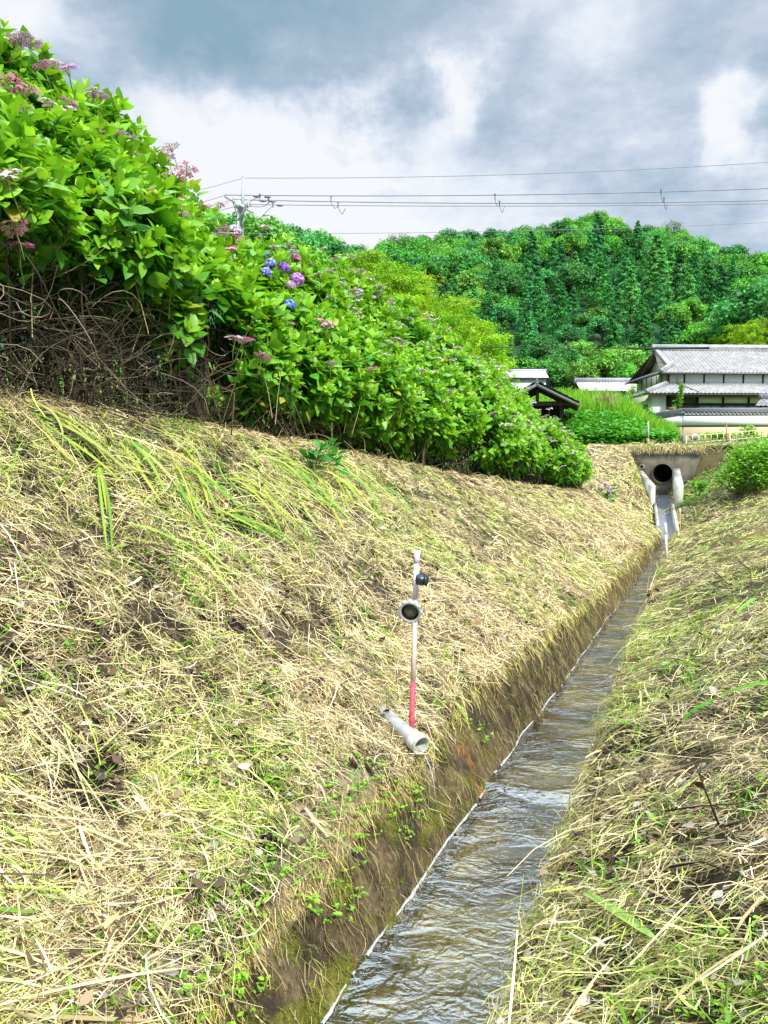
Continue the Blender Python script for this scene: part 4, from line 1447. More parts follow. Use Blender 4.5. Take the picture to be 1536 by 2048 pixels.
thin_stake('water_stake', at(1334, 1140, 14.7), at(1331, 1046, 14.9), .022, [(0, .22, (0.62, 0.35, 0.32)), (.22, .75, (0.66, 0.55, 0.52)), (.75, 1, (0.80, 0.78, 0.78))], 'thin whitish stake standing at the right water edge before the chute', 'stake', ['foot_band', 'shaft', 'top_band'])
thin_stake('survey_pole', at(1297.5, 905, 28.6), at(1296.5, 843, 28.6), .022, [(0, .45, (0.45, 0.16, 0.12)), (.45, 1, (0.62, 0.56, 0.54))], 'thin red and white survey pole on the embankment left of the culvert', 'pole', ['red_band', 'shaft'])
thin_stake('survey_pole', at(1453.5, 885, 38.0), at(1452.5, 838, 38.0), .028, [(0, .75, (0.55, 0.08, 0.16)), (.75, 1, (0.66, 0.56, 0.66))], 'thin red pole in front of the white garden wall, behind the bamboo rail', 'pole', ['red_band', 'shaft'])
thin_stake('survey_pole', at(1361, 1070, 20.5), at(1360, 1016, 20.7), .014, [(0, .7, (0.50, 0.17, 0.13)), (.7, 1, (0.60, 0.50, 0.45))], 'very thin rusty stake in the straw right of the concrete chute', 'stake', ['red_band', 'shaft'])

# round cut stump at the right water edge, log on the right bank
def log(name, a, b, r, label, cat, cut=(0.32, 0.2, 0.1), c=(0.13, 0.075, 0.035)):
    a, b = np.array(a), np.array(b)
    o = empty(name, a, label=label, cat=cat)
    q = Soup()
    m = 7
    pts = [(b - a) * t + RNG.normal(0, r * .12, 3) for t in np.linspace(0, 1, m)]
    q.tube(pts, [r * RNG.uniform(.85, 1.1) for _ in range(m)], 14, c, caps=False)
    q.build('bark', M['bark'], o)
    e = Soup()
    d = norm(b - a)
    e.lathe([(r * .95, -.002), (r * .9, -.012), (.0005, -.014)], pts[0], d, 14, cut)
    e.lathe([(r * .95, .002), (r * .9, .012), (.0005, .014)], pts[-1], d, 14, cut)
    e.build('cut_face', M['bark'], o)
    return o


log('stump', at(1302, 1190, 11.1), at(1312, 1187, 11.25), .070, 'dark brown round end of a cut log at the right water edge', 'log', cut=(0.085, 0.045, 0.025))
log('dead_log', at(1466, 1088, 13.2), at(1560, 1052, 13.9), .055, 'rotten brown log lying on the straw of the right bank at the frame edge', 'log')


def twig(pts, r, label, fork=None, c=(0.05, 0.032, 0.022)):
    P_ = np.array([at(*p) for p in pts])
    o = empty('twig', P_[0], label=label, cat='twig', group='dead twigs on the right bank')
    q = Soup(); q.tube(P_ - P_[0], np.linspace(r, r * .4, len(P_)), 6, c); q.build('stem', M['twig'], o)
    for f in (fork or []):
        F_ = np.array([at(*p) for p in f]); q = Soup(); q.tube(F_ - P_[0], np.linspace(r * .6, r * .25, len(F_)), 5, c); q.build('side_shoot', M['twig'], o)
    return o


twig([gp(1440, 1655), (1410, 1580, on_bank(1440, 1655) - .02), (1388, 1522, on_bank(1440, 1655) - .05)], .006, 'dark forked twig standing up from the right bank near the frame edge', [[(1412, 1585, on_bank(1440, 1655) - .02), (1400, 1545, on_bank(1440, 1655) + .02), (1404, 1520, on_bank(1440, 1655) + .02)]])
twig([gp(1330, 1622, .07), gp(1400, 1612, .1), gp(1470, 1608, .1), gp(1545, 1590, .08)], .005, 'long dark twig lying level across the straw at the right edge', None)
twig([gp(1440, 1655, .05), gp(1490, 1640, .08), gp(1545, 1622, .06)], .006, 'thick brown twig end leaving the frame just below the long level twig', None)
twig([gp(1430, 1143, .05), gp(1460, 1172, .06), gp(1478, 1198, .04)], .009, 'short black twig lying aslant on the far right bank', None)
twig([gp(1478, 1122, .05), gp(1500, 1140, .12), gp(1504, 1182, .04)], .009, 'bent black twig on the far right bank, right of the slanting one', None)
twig([gp(1365, 1362, .04), gp(1400, 1342, .05), gp(1432, 1323, .04)], .006, 'small dark twig lying in the straw of the right bank, mid distance', None)
twig([gp(1310, 1740, .05), gp(1400, 1722, .08), gp(1450, 1740, .12), gp(1545, 1775, .05)], .006, 'brown crooked twig at the lower right, above the fresh green blade', None)
twig([gp(1356, 1470, .05), gp(1362, 1455, .10), gp(1440, 1462, .08), gp(1510, 1482, .04)], .006, 'long tan bent twig arching over the middle of the right bank', None, c=(0.30, 0.24, 0.12))


# fresh cut leaves and reed stalks that lie on top
def blade(p0, p1, wid, col, name, label, cat, group, arch=0.05, side=0.0, n=9):
    p0, p1 = np.array(p0), np.array(p1)
    d = p1 - p0
    ln = np.linalg.norm(d)
    sd = norm(np.cross(d, [0, -0.5, 0.85]))
    V = []
    for k in range(n):
        t = k / (n - 1)
        c = d * t + sd * side * 4 * t * (1 - t) * ln + np.array([0, -0.3, 1]) * arch * 4 * t * (1 - t) * ln
        w_ = wid * (0.55 + 0.9 * t) * (1 - t ** 3) + 0.001
        V += [c - sd * w_ / 2 + np.array([0, 0, w_ * .12]), c, c + sd * w_ / 2 + np.array([0, 0, w_ * .12])]
    Q = []
    for k in range(n - 1):
        for j in (0, 1): Q.append((3 * k + j, 3 * k + j + 1, 3 * k + 4 + j, 3 * k + 3 + j))
    q = Soup(); q.quads(V, Q, np.array(col) * (0.9 + 0.2 * RNG.random()))
    o = q.build(name, M['grass'], None)
    o.location = p0
    return tag(o, label, cat, group)


YG = [(0.34, 0.46, 0.05), (0.24, 0.42, 0.05), (0.42, 0.46, 0.06), (0.16, 0.36, 0.04), (0.44, 0.46, 0.14), (0.30, 0.40, 0.06)]
rb = random.Random(5)
LBL = 'long flat yellow-green leaf blade cut and lying limp on the left bank below the hedge'
for (x0, y0, x1, y1, cnt, spread) in ((100, 830, 220, 930, 12, 60), (60, 830, 200, 850, 6, 30), (390, 940, 470, 1060, 16, 55), (370, 950, 470, 990, 5, 40), (470, 950, 590, 1040, 16, 60), (540, 920, 660, 1000, 14, 50),
                                      (640, 935, 750, 1010, 18, 45), (450, 1030, 620, 1110, 14, 50), (590, 960, 700, 1040, 10, 60), (660, 950, 700, 1010, 6, 30), (380, 1090, 500, 1190, 9, 50), (190, 930, 210, 1075, 4, 15), (760, 990, 830, 1060, 5, 40), (280, 880, 390, 980, 8, 60)):
    for k in range(cnt):
        a = gp(x0 + rb.gauss(0, spread * .5), y0 + rb.gauss(0, spread * .3), .10)
        f = rb.uniform(.55, 1.25)
        b_ = gp(a[0] + (x1 - x0) * f + rb.gauss(0, spread * .35), a[1] + (y1 - y0) * f + rb.gauss(0, spread * .35), .09)
        if b_[1] < 840: continue
        blade(at(*a), at(*b_), rb.uniform(.011, .028), rb.choice(YG), 'cut_leaf_blade', LBL, 'leaf blade', 'cut leaf blades on the left bank', arch=rb.uniform(.0, .13), side=rb.gauss(0, .13))
blade(at(*gp(862, 1342, .06)), at(*gp(938, 1445, .05)), .030, (0.26, 0.44, 0.05), 'cut_leaf_blade', 'bright green folded leaf blade on the bank lip right of the stake', 'leaf blade', 'cut leaf blades on the left bank', .04)
blade(at(*gp(1172, 1786, .10)), at(*gp(1322, 1886, .08)), .055, (0.34, 0.52, 0.12), 'cut_leaf_blade', 'broad pale green leaf blade lying on the right bank near the bottom', 'leaf blade', None, .01)
blade(at(*gp(1094, 1752, .05)), at(*gp(1062, 1815, .0)), .030, (0.12, 0.36, 0.03), 'cut_leaf_blade', 'short dark green leaf tip hanging over the water from the right bank', 'leaf blade', None, .02)
blade(at(*gp(1440, 1390, .14)), at(*gp(1560, 1362, .16)), .035, (0.18, 0.44, 0.04), 'cut_leaf_blade', 'bright green leaf blade arching to the right edge, upper of the pair', 'leaf blade', None, .04)
blade(at(*gp(1428, 1400, .10)), at(*gp(1362, 1442, .05)), .034, (0.10, 0.34, 0.03), 'cut_leaf_blade', 'dark green leaf blade drooping on the right bank, lower of the pair', 'leaf blade', None, .06)
blade(at(*gp(1475, 1225, .1)), at(*gp(1516, 1196, .1)), .040, (0.16, 0.42, 0.04), 'cut_leaf_blade', 'folded green leaf blade on the far right bank', 'leaf blade', None, .05)
REED = [(0.66, 0.55, 0.28), (0.56, 0.44, 0.22), (0.45, 0.35, 0.17), (0.70, 0.60, 0.36)]
for (x0, y0, x1, y1, wd_) in ((20, 1400, 250, 1690, .007), (125, 1450, 190, 1640, .009), (0, 1560, 270, 1720, .006), (30, 1655, 180, 1695, .008), (380, 1365, 440, 1480, .007), (270, 1190, 420, 1260, .005), (330, 1570, 245, 1700, .006),
                              (0, 2010, 380, 1935, .012), (20, 2030, 330, 2042, .016), (420, 1450, 500, 1560, .006), (35, 1780, 62, 1960, .008), (450, 1480, 560, 1540, .005), (110, 1880, 240, 1885, .006), (10, 1290, 140, 1380, .006),
                              (60, 1390, 170, 1520, .006), (0, 1440, 110, 1570, .007), (230, 1720, 300, 1800, .006), (480, 1850, 540, 1960, .006), (0, 1960, 120, 1985, .007), (20, 1310, 90, 1480, .006), (640, 1240, 700, 1215, .006),
                              (180, 1800, 230, 1900, .006), (300, 1600, 350, 1450, .006), (1330, 2020, 1500, 1890, .007), (1180, 1700, 1330, 1640, .004), (1260, 1930, 1400, 1780, .006), (1100, 1760, 1160, 1800, .005), (1200, 1560, 1195, 1820, .003), (1400, 1960, 1545, 1860, .007), (1100, 1900, 1260, 1960, .005)):
    right = x0 > 1000
    o = blade(at(*gp(x0, y0, .115)), at(*gp(x1, y1, .105)), wd_, rb.choice(REED), 'reed_stalk', 'pale dry reed stalk lying on the mown right bank' if right else 'pale dry reed stalk lying on the mown left bank', 'reed stalk', 'dry reed stalks on the right bank' if right else 'dry reed stalks on the left bank', arch=rb.uniform(0, .03), side=rb.gauss(0, .02))

# straw pressed against the stake foot and over the tail of the pipe
PS = Soup()
for ctr_, n, sp, hh in ((foot, 260, .10, .10), (pipe_tail, 420, .10, .12), (pipe_tail * .6 + pipe_end * .4, 160, .09, .03)):
    n = int(n)
    p = ctr_ + RNG.normal(0, sp, (n, 3)) * [1, 1, .0]
    p[:, 2] = [gpt(q[0] * SY + q[1] * CY, -q[0] * CY + q[1] * SY)[2] for q in p]
    p[:, 2] += RNG.random(n) * hh
    a_ = RNG.normal(-.6, .9, n)
    d_ = norm(np.stack([np.cos(a_), np.sin(a_), RNG.normal(-.45, .4, n)], 1))
    ribbons(PS, p, d_, rnd_up(n, .4), .12 * RNG.lognormal(0, .45, n), .003 * RNG.lognormal(0, .3, n), RNG.normal(0, .1, n), pick_colors(n, np.full(n, .1)), 3)
tag(PS.build('cut_grass', M['straw']), 'mown straw pressed round the stake foot and over the tail of the pipe', 'cut grass', kind='stuff')

# straw hanging over the top of the headwall
n = 900
L_ = RNG.uniform(-.3, 2.1, n)
p = np.array([pw(26.93 - .05 * RNG.random(), l, 0.60 - RNG.random() * .16) for l in L_])
HW = Soup()
ribbons(HW, p, norm(np.stack([RNG.normal(0, .5, n), RNG.normal(-.3, .3, n), -np.ones(n)], 1)), rnd_up(n, 2), RNG.uniform(.08, .26, n), np.full(n, .012), RNG.normal(0, .1, n), pick_colors(n, np.full(n, .15)), 2)
tag(HW.build('hanging_grass', M['straw']), 'dry straw hanging over the top of the culvert headwall', 'hanging grass', kind='stuff')


# ------------------------------------------------------------------ land beyond the embankment
def far_z(X, Y):
    """height of the land behind the road bank: gentle rise, terrace of the house, then the wooded hill"""
    D = Y
    az = np.arctan2(X, np.maximum(Y, 1e-3))
    px = 768 + FPX * np.tan(np.clip(az, -1.2, 1.2))
    z = 0.15 + 0.85 * sstep(D, 34, 50) + 1.0 * sstep(D, 56.6, 57.6) + 0.9 * sstep(D, 60, 66)
    toe = 92.0
    crest = np.interp(px, [-400, 300, 420, 560, 680, 740, 800, 900, 980, 1060, 1200, 1270, 1340, 1420, 1536, 1800], [150, 190, 200, 225, 240, 250, 270, 275, 290, 320, 345, 330, 320, 300, 285, 300])
    cy = np.interp(px, [-400, 300, 420, 480, 600, 660, 740, 800, 870, 980, 1060, 1200, 1260, 1340, 1420, 1536, 1800], [560, 560, 560, 560, 565, 560, 558, 545, 542, 532, 512, 484, 508, 526, 550, 574, 590])
    zc_ = (930 - cy) / FPX * crest
    f = np.clip((D - toe) / (crest - toe), 0, 1.0)
    hill = (zc_ - 3.0) * (f ** 0.93)
    over = np.clip(D - crest, 0, 400)
    z = z + hill - 0.10 * over + 2.0 * (fbm(X / 26, Y / 26, 7) - 0.5) * np.clip((D - toe) / 40, 0, 1)
    # rise at left under the bamboo
    z = z + 7.5 * sstep(px, 1000, 780) * sstep(D, 52, 74) * (1 - sstep(D, 95, 140))
    return z


FG = Soup()
azs = np.radians(np.linspace(-75, 75, 220))
ds = np.concatenate([np.arange(29.5, 60, 1.0), np.arange(60, 120, 2.5), np.arange(120, 420, 6), np.geomspace(430, 1500, 14)])
A_, D_ = np.meshgrid(azs, ds, indexing='ij')
X = np.tan(A_.ravel()) * D_.ravel(); Y = D_.ravel()
z = far_z(X, Y)
z = np.where(Y < 34, np.minimum(z, 0.45), z)
idx = np.arange(len(X)).reshape(A_.shape)
Q = np.stack([idx[:-1, :-1], idx[1:, :-1], idx[1:, 1:], idx[:-1, 1:]], axis=-1).reshape(-1, 4)
cz = np.where((Y < 90)[:, None], np.array([0.10, 0.20, 0.03]), np.array([0.02, 0.055, 0.018]))
FG.quads(np.stack([X, Y, z], 1), Q, cz)
tag(FG.build('hills', M['hill'], smooth=True), kind='structure')


# ------------------------------------------------------------------ trees
def card_cloud(soup, ctr, rad, n, size, cbase, seed, up=0.5, flat=1.0):
    rg = np.random.default_rng(seed)
    d = norm(rg.normal(0, 1, (n, 3)))
    p = ctr + d * rad * (rg.random((n, 1)) ** 0.42)
    nrm = norm(d * 0.7 + np.array([0, 0, up]) + rg.normal(0, .5, (n, 3)))
    a = norm(rg.normal(0, 1, (n, 3)))
    x = norm(np.cross(nrm, a)); y = np.cross(nrm, x)
    s = size * rg.uniform(.6, 1.35, n)
    B = np.stack([x * 1.25, y, nrm], 1) * s[:, None, None]
    T = np.array([(-.5, 0, 0), (0, -.36, .10), (.5, 0, -0.05), (0, .36, .10)])
    c = np.array(cbase) * (0.70 + 0.6 * rg.random((n, 1)))
    soup.stamp(T, [(0, 1, 2), (0, 2, 3)], p, B, c)


def broadleaf(name, H, Wd, seed, base, card=0.42, nclump=34, per=85, open_=0.0, trunk_h=0.35):
    rg = np.random.default_rng(seed)
    cr = Soup(); tr_ = Soup()
    cz_ = H * (0.5 + trunk_h * .35)
    tr_.tube([(0, 0, -0.6), (0.05 * H * rg.normal(0, .5), 0, H * .25), (0.03 * H * rg.normal(), 0.03 * H * rg.normal(), H * .55), (0, 0, H * .85)], [H * .022, H * .018, H * .012, H * .004], 7, (0.10, 0.075, 0.05))
    for k in range(nclump):
        d = norm(rg.normal(0, 1, 3)); d[2] = abs(d[2]) * 1.0 - 0.38
        q = rg.uniform(0.55, 1.0)
        c = np.array([d[0] * Wd * .42 * q, d[1] * Wd * .42 * q, cz_ + d[2] * H * .42 * q])
        r = Wd * rg.uniform(.12, .2)
        tone = rg.uniform(.62, 1.4)
        yel = rg.random() * 0.25
        card_cloud(cr, c, np.array([r, r, r * .68]), int(per * (1 - open_)), card, (np.array(base) + np.array([0.05, 0.05, 0]) * yel) * tone, seed * 100 + k, .7)
        if k % 3 == 0:
            tr_.tube([(0, 0, H * rg.uniform(.25, .5)), c * [.5, .5, 1] - [0, 0, H * .08], c], [H * .010, H * .006, H * .002], 5, (0.10, 0.08, 0.055), caps=False)
    return cr, tr_


def cedar(H, Wd, seed, base, card=0.5):
    rg = np.random.default_rng(seed)
    cr = Soup(); tr_ = Soup()
    tr_.tube([(0, 0, -.6), (0, 0, H * .5), (0, 0, H * .98)], [H * .018, H * .012, H * .002], 7, (0.11, 0.065, 0.04))
    for k in range(44):
        f = (k + rg.random()) / 44
        z_ = H * (0.10 + 0.88 * f)
        r0 = Wd * .5 * (1 - f) ** 0.72
        a = k * 2.4 + rg.normal(0, .3)
        rr_ = r0 * rg.uniform(.55, .9)
        c = np.array([math.cos(a) * rr_, math.sin(a) * rr_, z_ - .12 * r0])
        r = max(0.45, r0 * .5)
        card_cloud(cr, c, np.array([r, r, r * .55]), 64, card, np.array(base) * rg.uniform(.6, 1.35), seed * 100 + k, .35)
    card_cloud(cr, np.array([0, 0, H * .96]), np.array([.35, .35, H * .05]), 30, card * .8, base, seed, .2)
    return cr, tr_


def bamboo(H, seed, base):
    """one leaning culm with drooping top and feathery foliage"""
    rg = np.random.default_rng(seed)
    cr = Soup(); tr_ = Soup()
    lean = rg.uniform(.10, .22) * H
    pts = []
    for t in np.linspace(0, 1, 9):
        pts.append((lean * t ** 2.2 * 1.2, 0, H * (t - 0.16 * t ** 5)))
    pts = np.array(pts)
    tr_.tube(pts, np.linspace(.06, .012, 9), 6, (0.22, 0.28, 0.06))
    for k in range(46):
        t = 0.30 + 0.70 * (k / 46) ** 0.8
        c = np.array([np.interp(t, np.linspace(0, 1, 9), pts[:, 0]), 0, np.interp(t, np.linspace(0, 1, 9), pts[:, 2])])
        a = rg.uniform(0, 6.28)
        R = (1.1 + 0.9 * math.sin(min(1, (t - .25) / .5) * 1.9)) * rg.uniform(.5, 1.1) * H / 11
        tip = c + np.array([math.cos(a) * R + .2, math.sin(a) * R, rg.uniform(-.2, .5)])
        n = 46
        u = rg.random((n, 1)) ** .7
        p = c + (tip - c) * u + rg.normal(0, .16, (n, 3)) - np.array([0, 0, .35]) * u ** 2
        d = norm((tip - c) * .5 + rg.normal(0, .35, (n, 3)) + np.array([0, 0, -.55]))
        B = basis_from(d, norm(rg.normal(0, .5, (n, 3)) + [0, 0, 1])) * rg.uniform(.24, .5, (n, 1))[:, :, None]
        T = np.array([(0, 0, 0), (.4, -.16, .03), (1, 0, -.08), (.4, .16, .03)])
        cc_ = np.array(base) * (0.6 + 0.8 * rg.random((n, 1))) * rg.uniform(.75, 1.25)
        cr.stamp(T, SMALL_F, p, B, cc_)
    return cr, tr_


GREENS = [(0.095, 0.34, 0.06), (0.13, 0.39, 0.045), (0.06, 0.27, 0.070), (0.16, 0.41, 0.065), (0.075, 0.31, 0.085), (0.11, 0.36, 0.055)]


def proto(pair, lm):
    cr, tr_ = pair
    a = cr.mesh('crown'); a.materials.append(M[lm])
    b = tr_.mesh('trunk'); b.materials.append(M['bark'])
    return a, b


BL = [proto(broadleaf('b', 12, 10.5 + (i % 3), 50 + i, GREENS[i], .50, 40, 110), 'tree') for i in range(6)]
CE = [proto(cedar(15, 6.5 + .5 * i, 80 + i, [(0.06, 0.29, 0.065), (0.08, 0.33, 0.075), (0.048, 0.25, 0.07)][i], .55), 'tree') for i in range(3)]
OP = [proto(broadleaf('o', 13, 11, 95 + i, (0.10, 0.20, 0.07), .42, 26, 46, 0.35), 'tree') for i in range(2)]
BA = [proto(bamboo(11.5, 110 + i, [(0.30, 0.48, 0.02), (0.36, 0.52, 0.025), (0.24, 0.45, 0.025), (0.29, 0.48, 0.025)][i]), 'bamboo') for i in range(4)]


def plant(name, pr_, loc, sc, rz, label, cat, group, squash=1.0):
    o = empty(name, loc, rz, label=label, cat=cat, group=group)
    o.scale = (sc, sc, sc * squash)
    link_mesh('crown', pr_[0], o); link_mesh('trunk', pr_[1], o)
    return o


rt = random.Random(21)
PL = []
nb = nc_ = 0
# the wooded hill: rows from the crest down to the toe
for row in range(24):
    f = (1 - row / 23.0) ** 1.15
    x = 640 + rt.uniform(0, 30)
    while x < 1660:
        crest = float(np.interp(x, [-400, 300, 420, 560, 680, 740, 800, 900, 980, 1060, 1200, 1270, 1340, 1420, 1536, 1800], [150, 190, 200, 225, 240, 250, 270, 275, 290, 320, 345, 330, 320, 300, 285, 300]))
        D = 104 + (crest - 104) * f + rt.uniform(-5, 5)
        X = (x - 768) / FPX * D
        Z = float(far_z(np.array([X]), np.array([D]))[0])
        py = 930 - FPX * Z / D
        dsc = min(1.0, max(.58, D / 215))
        step = 8.5 * dsc * FPX / D * rt.uniform(.75, 1.3)
        # cedars stand low on the middle of the hill
        pc = 0.68 if (870 < x < 1460 and f < 0.50) else 0.03
        if x < 860: pc = 0.05
        hidden = (x < 1000 and D < 125) or (x > 1330 and D < 104)
        if not hidden:
            if rt.random() < pc:
                nc_ += 1
                plant('cedar_tree', CE[rt.randrange(3)], (X, D, Z), dsc * rt.uniform(.75, 1.15), rt.uniform(0, 6.28), 'dark pointed cedar standing in the dense wood on the hillside', 'cedar', 'cedars on the wooded hill')
            else:
                nb += 1
                plant('broadleaf_tree', BL[rt.randrange(6)], (X, D, Z - .8), dsc * rt.uniform(.72, 1.22), rt.uniform(0, 6.28), 'round green broadleaf tree crown in the dense wood on the hillside', 'tree', 'broadleaf trees on the wooded hill', rt.uniform(.85, 1.1))
        x += step
print('hill trees', nb, nc_)
for (px, py, D, k, sc, lab) in ((800, 462, 268, 0, 1.0, 'airy pale tree with sky showing through, on the ridge left of the hilltop'), (850, 470, 275, 1, .8, 'small airy tree on the ridge beside the larger see-through tree'), (925, 470, 280, 0, .8, 'thin airy tree on the ridge between the see-through trees and the hilltop'),
                                (1345, 440, 320, 1, 1.0, 'airy pale tree standing out against cloud right of the hilltop'), (1500, 505, 286, 0, .9, 'pale loose tree on the ridge at the right edge'), (725, 487, 240, 1, .5, 'tiny bare-looking tree on the ridge just right of the left-hand wood')):
    p = at(px, py, D)
    hgt = 11.5 * sc
    plant('ridge_tree', OP[k], (p[0], p[1], p[2] - hgt), sc, rt.uniform(0, 6), lab, 'tree', 'airy trees on the ridge line')

# darker trees behind the hedge at left
for i, (px, py, D, kind, sc) in enumerate(((428, 425, 62, 0, .62), (470, 428, 66, 2, .62), (520, 432, 64, 5, .60), (556, 452, 70, 4, .55), (600, 452, 74, 2, .62), (640, 466, 76, 4, .58), (672, 488, 80, 2, .5), (700, 500, 86, 5, .5), (745, 498, 92, 3, .5),
                                          (400, 440, 58, 5, .6), (360, 455, 60, 0, .6), (540, 480, 58, 3, .5), (610, 490, 66, 1, .5), (455, 470, 56, 1, .5))):
    p = at(px, py, D)
    lab = ['leftmost dark tree behind the hedge, its top left of the pole', 'dark tree straight behind the utility pole', 'dense green tree just right of the utility pole', 'lower bushy tree two crowns right of the pole', 'bluish dark tree in the middle of the wood behind the hedge', 'spiky-topped dark tree at the right of the wood behind the hedge', 'small dark tree where the wood behind the hedge drops to the bamboo', 'last small tree of the wood before the bamboo top', 'distant small tree in the dip between wood and hill', 'tree mostly hidden behind the hedge left of the pole', 'tree hidden behind the tall hydrangeas', 'lighter green tree low behind the hedge right of the pole', 'light green round tree low behind the hedge, above the pink mophead', 'light tree low behind the hedge near the pole'][i]
    plant('broadleaf_tree', BL[kind], (p[0], p[1], p[2] - 11.3 * sc * 1.0), sc, rt.uniform(0, 6), lab, 'tree', 'trees behind the hydrangea hedge')

# bamboo groves: left behind the hedge, right behind the house
for i in range(64):
    t = i / 63
    px = 690 + 310 * t + rt.uniform(-28, 28)
    D = 62 + 18 * rt.random()
    ytop = np.interp(px, [680, 740, 800, 850, 900, 960, 1010, 1040], [505, 505, 530, 560, 590, 640, 690, 720]) + rt.uniform(-8, 70)
    p = at(px, ytop, D)
    sc = rt.uniform(.62, .85)
    plant('bamboo', BA[rt.randrange(4)], (p[0] - .8, p[1], p[2] - 9.9 * sc), sc, rt.uniform(-.9, .9), 'feathery yellow-green bamboo plume in the grove behind the hedge', 'bamboo', 'bamboo grove behind the hedge')
for i in range(34):
    px = rt.uniform(1425, 1600)
    D = rt.uniform(92, 106)
    ytop = np.interp(px, [1420, 1460, 1500, 1540, 1600], [690, 665, 640, 618, 600]) + rt.uniform(-6, 45)
    p = at(px, ytop, D)
    sc = rt.uniform(.62, .9)
    plant('bamboo', BA[rt.randrange(4)], (p[0] + .8, p[1], p[2] - 9.9 * sc), sc, math.pi + rt.uniform(-.9, .9), 'feathery yellow-green bamboo plume above the big tiled roof', 'bamboo', 'bamboo grove behind the big house')
for (px, py, D, kind, sc, lab) in ((1530, 560, 100, 2, 1.1, 'very dark tall tree at the right edge above the bamboo'), (1435, 625, 112, 3, .7, 'yellow-green round tree left of the right-hand bamboo'), (1395, 655, 108, 1, .62, 'fresh green tree between cedars and right-hand bamboo'),
                                   (1205, 703, 99, 1, .6, 'layered light green tree above the long tiled roof'), (1165, 722, 98, 3, .42, 'small bright green tree left of the layered tree'), (1245, 728, 97, 1, .45, 'small layered green tree against the gable of the big house'), (1040, 712, 106, 5, .5, 'green bush-like tree left of the layered tree behind the white building'), (1105, 712, 104, 0, .6, 'mid green tree over the white building')):
    p = at(px, py, D)
    plant('broadleaf_tree', BL[kind], (p[0], p[1], p[2] - 11.0 * sc), sc, rt.uniform(0, 6), lab, 'tree', None)

# the wood goes on to both sides of the view as one mass
WM = Soup()
rg = np.random.default_rng(404)
for k in range(420):
    px = rg.uniform(1680, 2600) if k % 3 else rg.uniform(-700, 330)
    D = rg.uniform(115, 300)
    X = (px - 768) / FPX * D
    Z = float(far_z(np.array([X]), np.array([D]))[0])
    r = rg.uniform(3.5, 5.5)
    card_cloud(WM, np.array([X, D, Z + r * .9]), np.array([r, r, r * 1.1]), 170, 1.0, np.array(GREENS[k % 6]) * rg.uniform(.7, 1.2), 9000 + k, .6)
tag(WM.build('far_wood', M['tree']), 'dense green wood running on along the hillside at both sides', 'woodland', kind='stuff')


# ------------------------------------------------------------------ the big tiled house, its garden wall and neighbours
def tiles(soup, org, eu, ev, nrm, u0, u1, vlen, left=None, right=None, col=(0.30, 0.30, 0.305), pitch=0.36, course=0.30, amp=0.085):
    """corrugated pantile slope: eu along the eave, ev up the slope; left/right(v) trim the ends"""
    eu, ev, nrm = np.array(eu, float), np.array(ev, float), np.array(nrm, float)
    us = np.arange(u0, u1 + 1e-6, pitch / 6)
    nv = int(round(vlen / course))
    rows_ = []
    for k in range(nv):
        rows_ += [(k * vlen / nv, 0.035), ((k + 1) * vlen / nv - 0.004, 0.0)]
    V = []; C = []
    for (v, lift) in rows_:
        lo = left(v) if left else u0
        hi = right(v) if right else u1
        for u in us:
            uu = min(max(u, lo), hi)
            h = amp * (0.5 + 0.5 * math.cos(2 * math.pi * uu / pitch)) ** 0.7 + lift
            V.append(org + eu * uu + ev * v + nrm * h)
            tone = 0.82 + 0.36 * _hash(np.floor(uu / pitch), np.floor(v / course + .01), 5.0)
            C.append(np.array(col) * tone)
    m = len(us)
    n = len(rows_)
    idx = np.arange(n * m).reshape(n, m)
    Q = np.stack([idx[:-1, :-1], idx[:-1, 1:], idx[1:, 1:], idx[1:, :-1]], axis=-1).reshape(-1, 4)
    soup.quads(np.array(V), Q, np.array(C))
    # underside
    pts = [(left(0) if left else u0, 0), (right(0) if right else u1, 0), (right(vlen) if right else u1, vlen), (left(vlen) if left else u0, vlen)]
    soup.quads([org + eu * u + ev * v - nrm * 0.06 for u, v in pts], [(0, 1, 2, 3)], (0.07, 0.05, 0.035))


HA = math.radians(2.0)                # the house front is turned two degrees
HO = at(1303.5, 862, 68.0)
HO[2] = 2.75
house = empty('farm_house', HO, HA, label='large two-storey farmhouse with white walls, dark posts and grey pantile roofs', cat='house')
EX, EYv, EZ = np.array([1.0, 0, 0]), np.array([0, 1.0, 0]), np.array([0, 0, 1.0])
W_ = 17.0
WHITE = (0.82, 0.83, 0.80); GREENW = (0.66, 0.72, 0.58); DARK = (0.035, 0.026, 0.02)


def hpart(name, fn, mat, parent=None):
    q = Soup(); fn(q); return q.build(name, M[mat], parent or house)


zl, zu_e, zr_, zle = 3.72, 5.50, 8.15, 3.50      # above the house ground: lower eave wall top, upper eave, ridge, lower eave
hpart('lower_wall', lambda q: (q.box((0, 0, 0), (1.25, .16, zl), WHITE), q.box((0, .16, 0), (.16, 9, zl), GREENW)), 'plaster')
hpart('back_room_wall', lambda q: q.box((1.25, 1.3, 0), (W_, 1.45, zl), (0.30, 0.27, 0.2)), 'plaster')
hpart('frieze_panel', lambda q: [q.box((x, 0.02, 2.75), (x + 2.2, .1, 3.30), (0.50, 0.50, 0.36)) for x in (4.1, 6.42, 8.74, 11.06, 13.38)], 'plaster')
for x in (1.25, 4.0, 6.32, 8.64, 10.96, 13.28, 15.6):
    hpart('post', lambda q: q.box((x, -.02, 0), (x + .16 if x > 2 else x + .34, .14, zl - .3), DARK), 'wood')
hpart('lintel', lambda q: (q.box((1.6, -.03, 2.58), (W_, .13, 2.74), DARK), q.box((1.6, -.03, 3.31), (W_, .13, 3.46), (0.16, 0.10, 0.06))), 'wood')
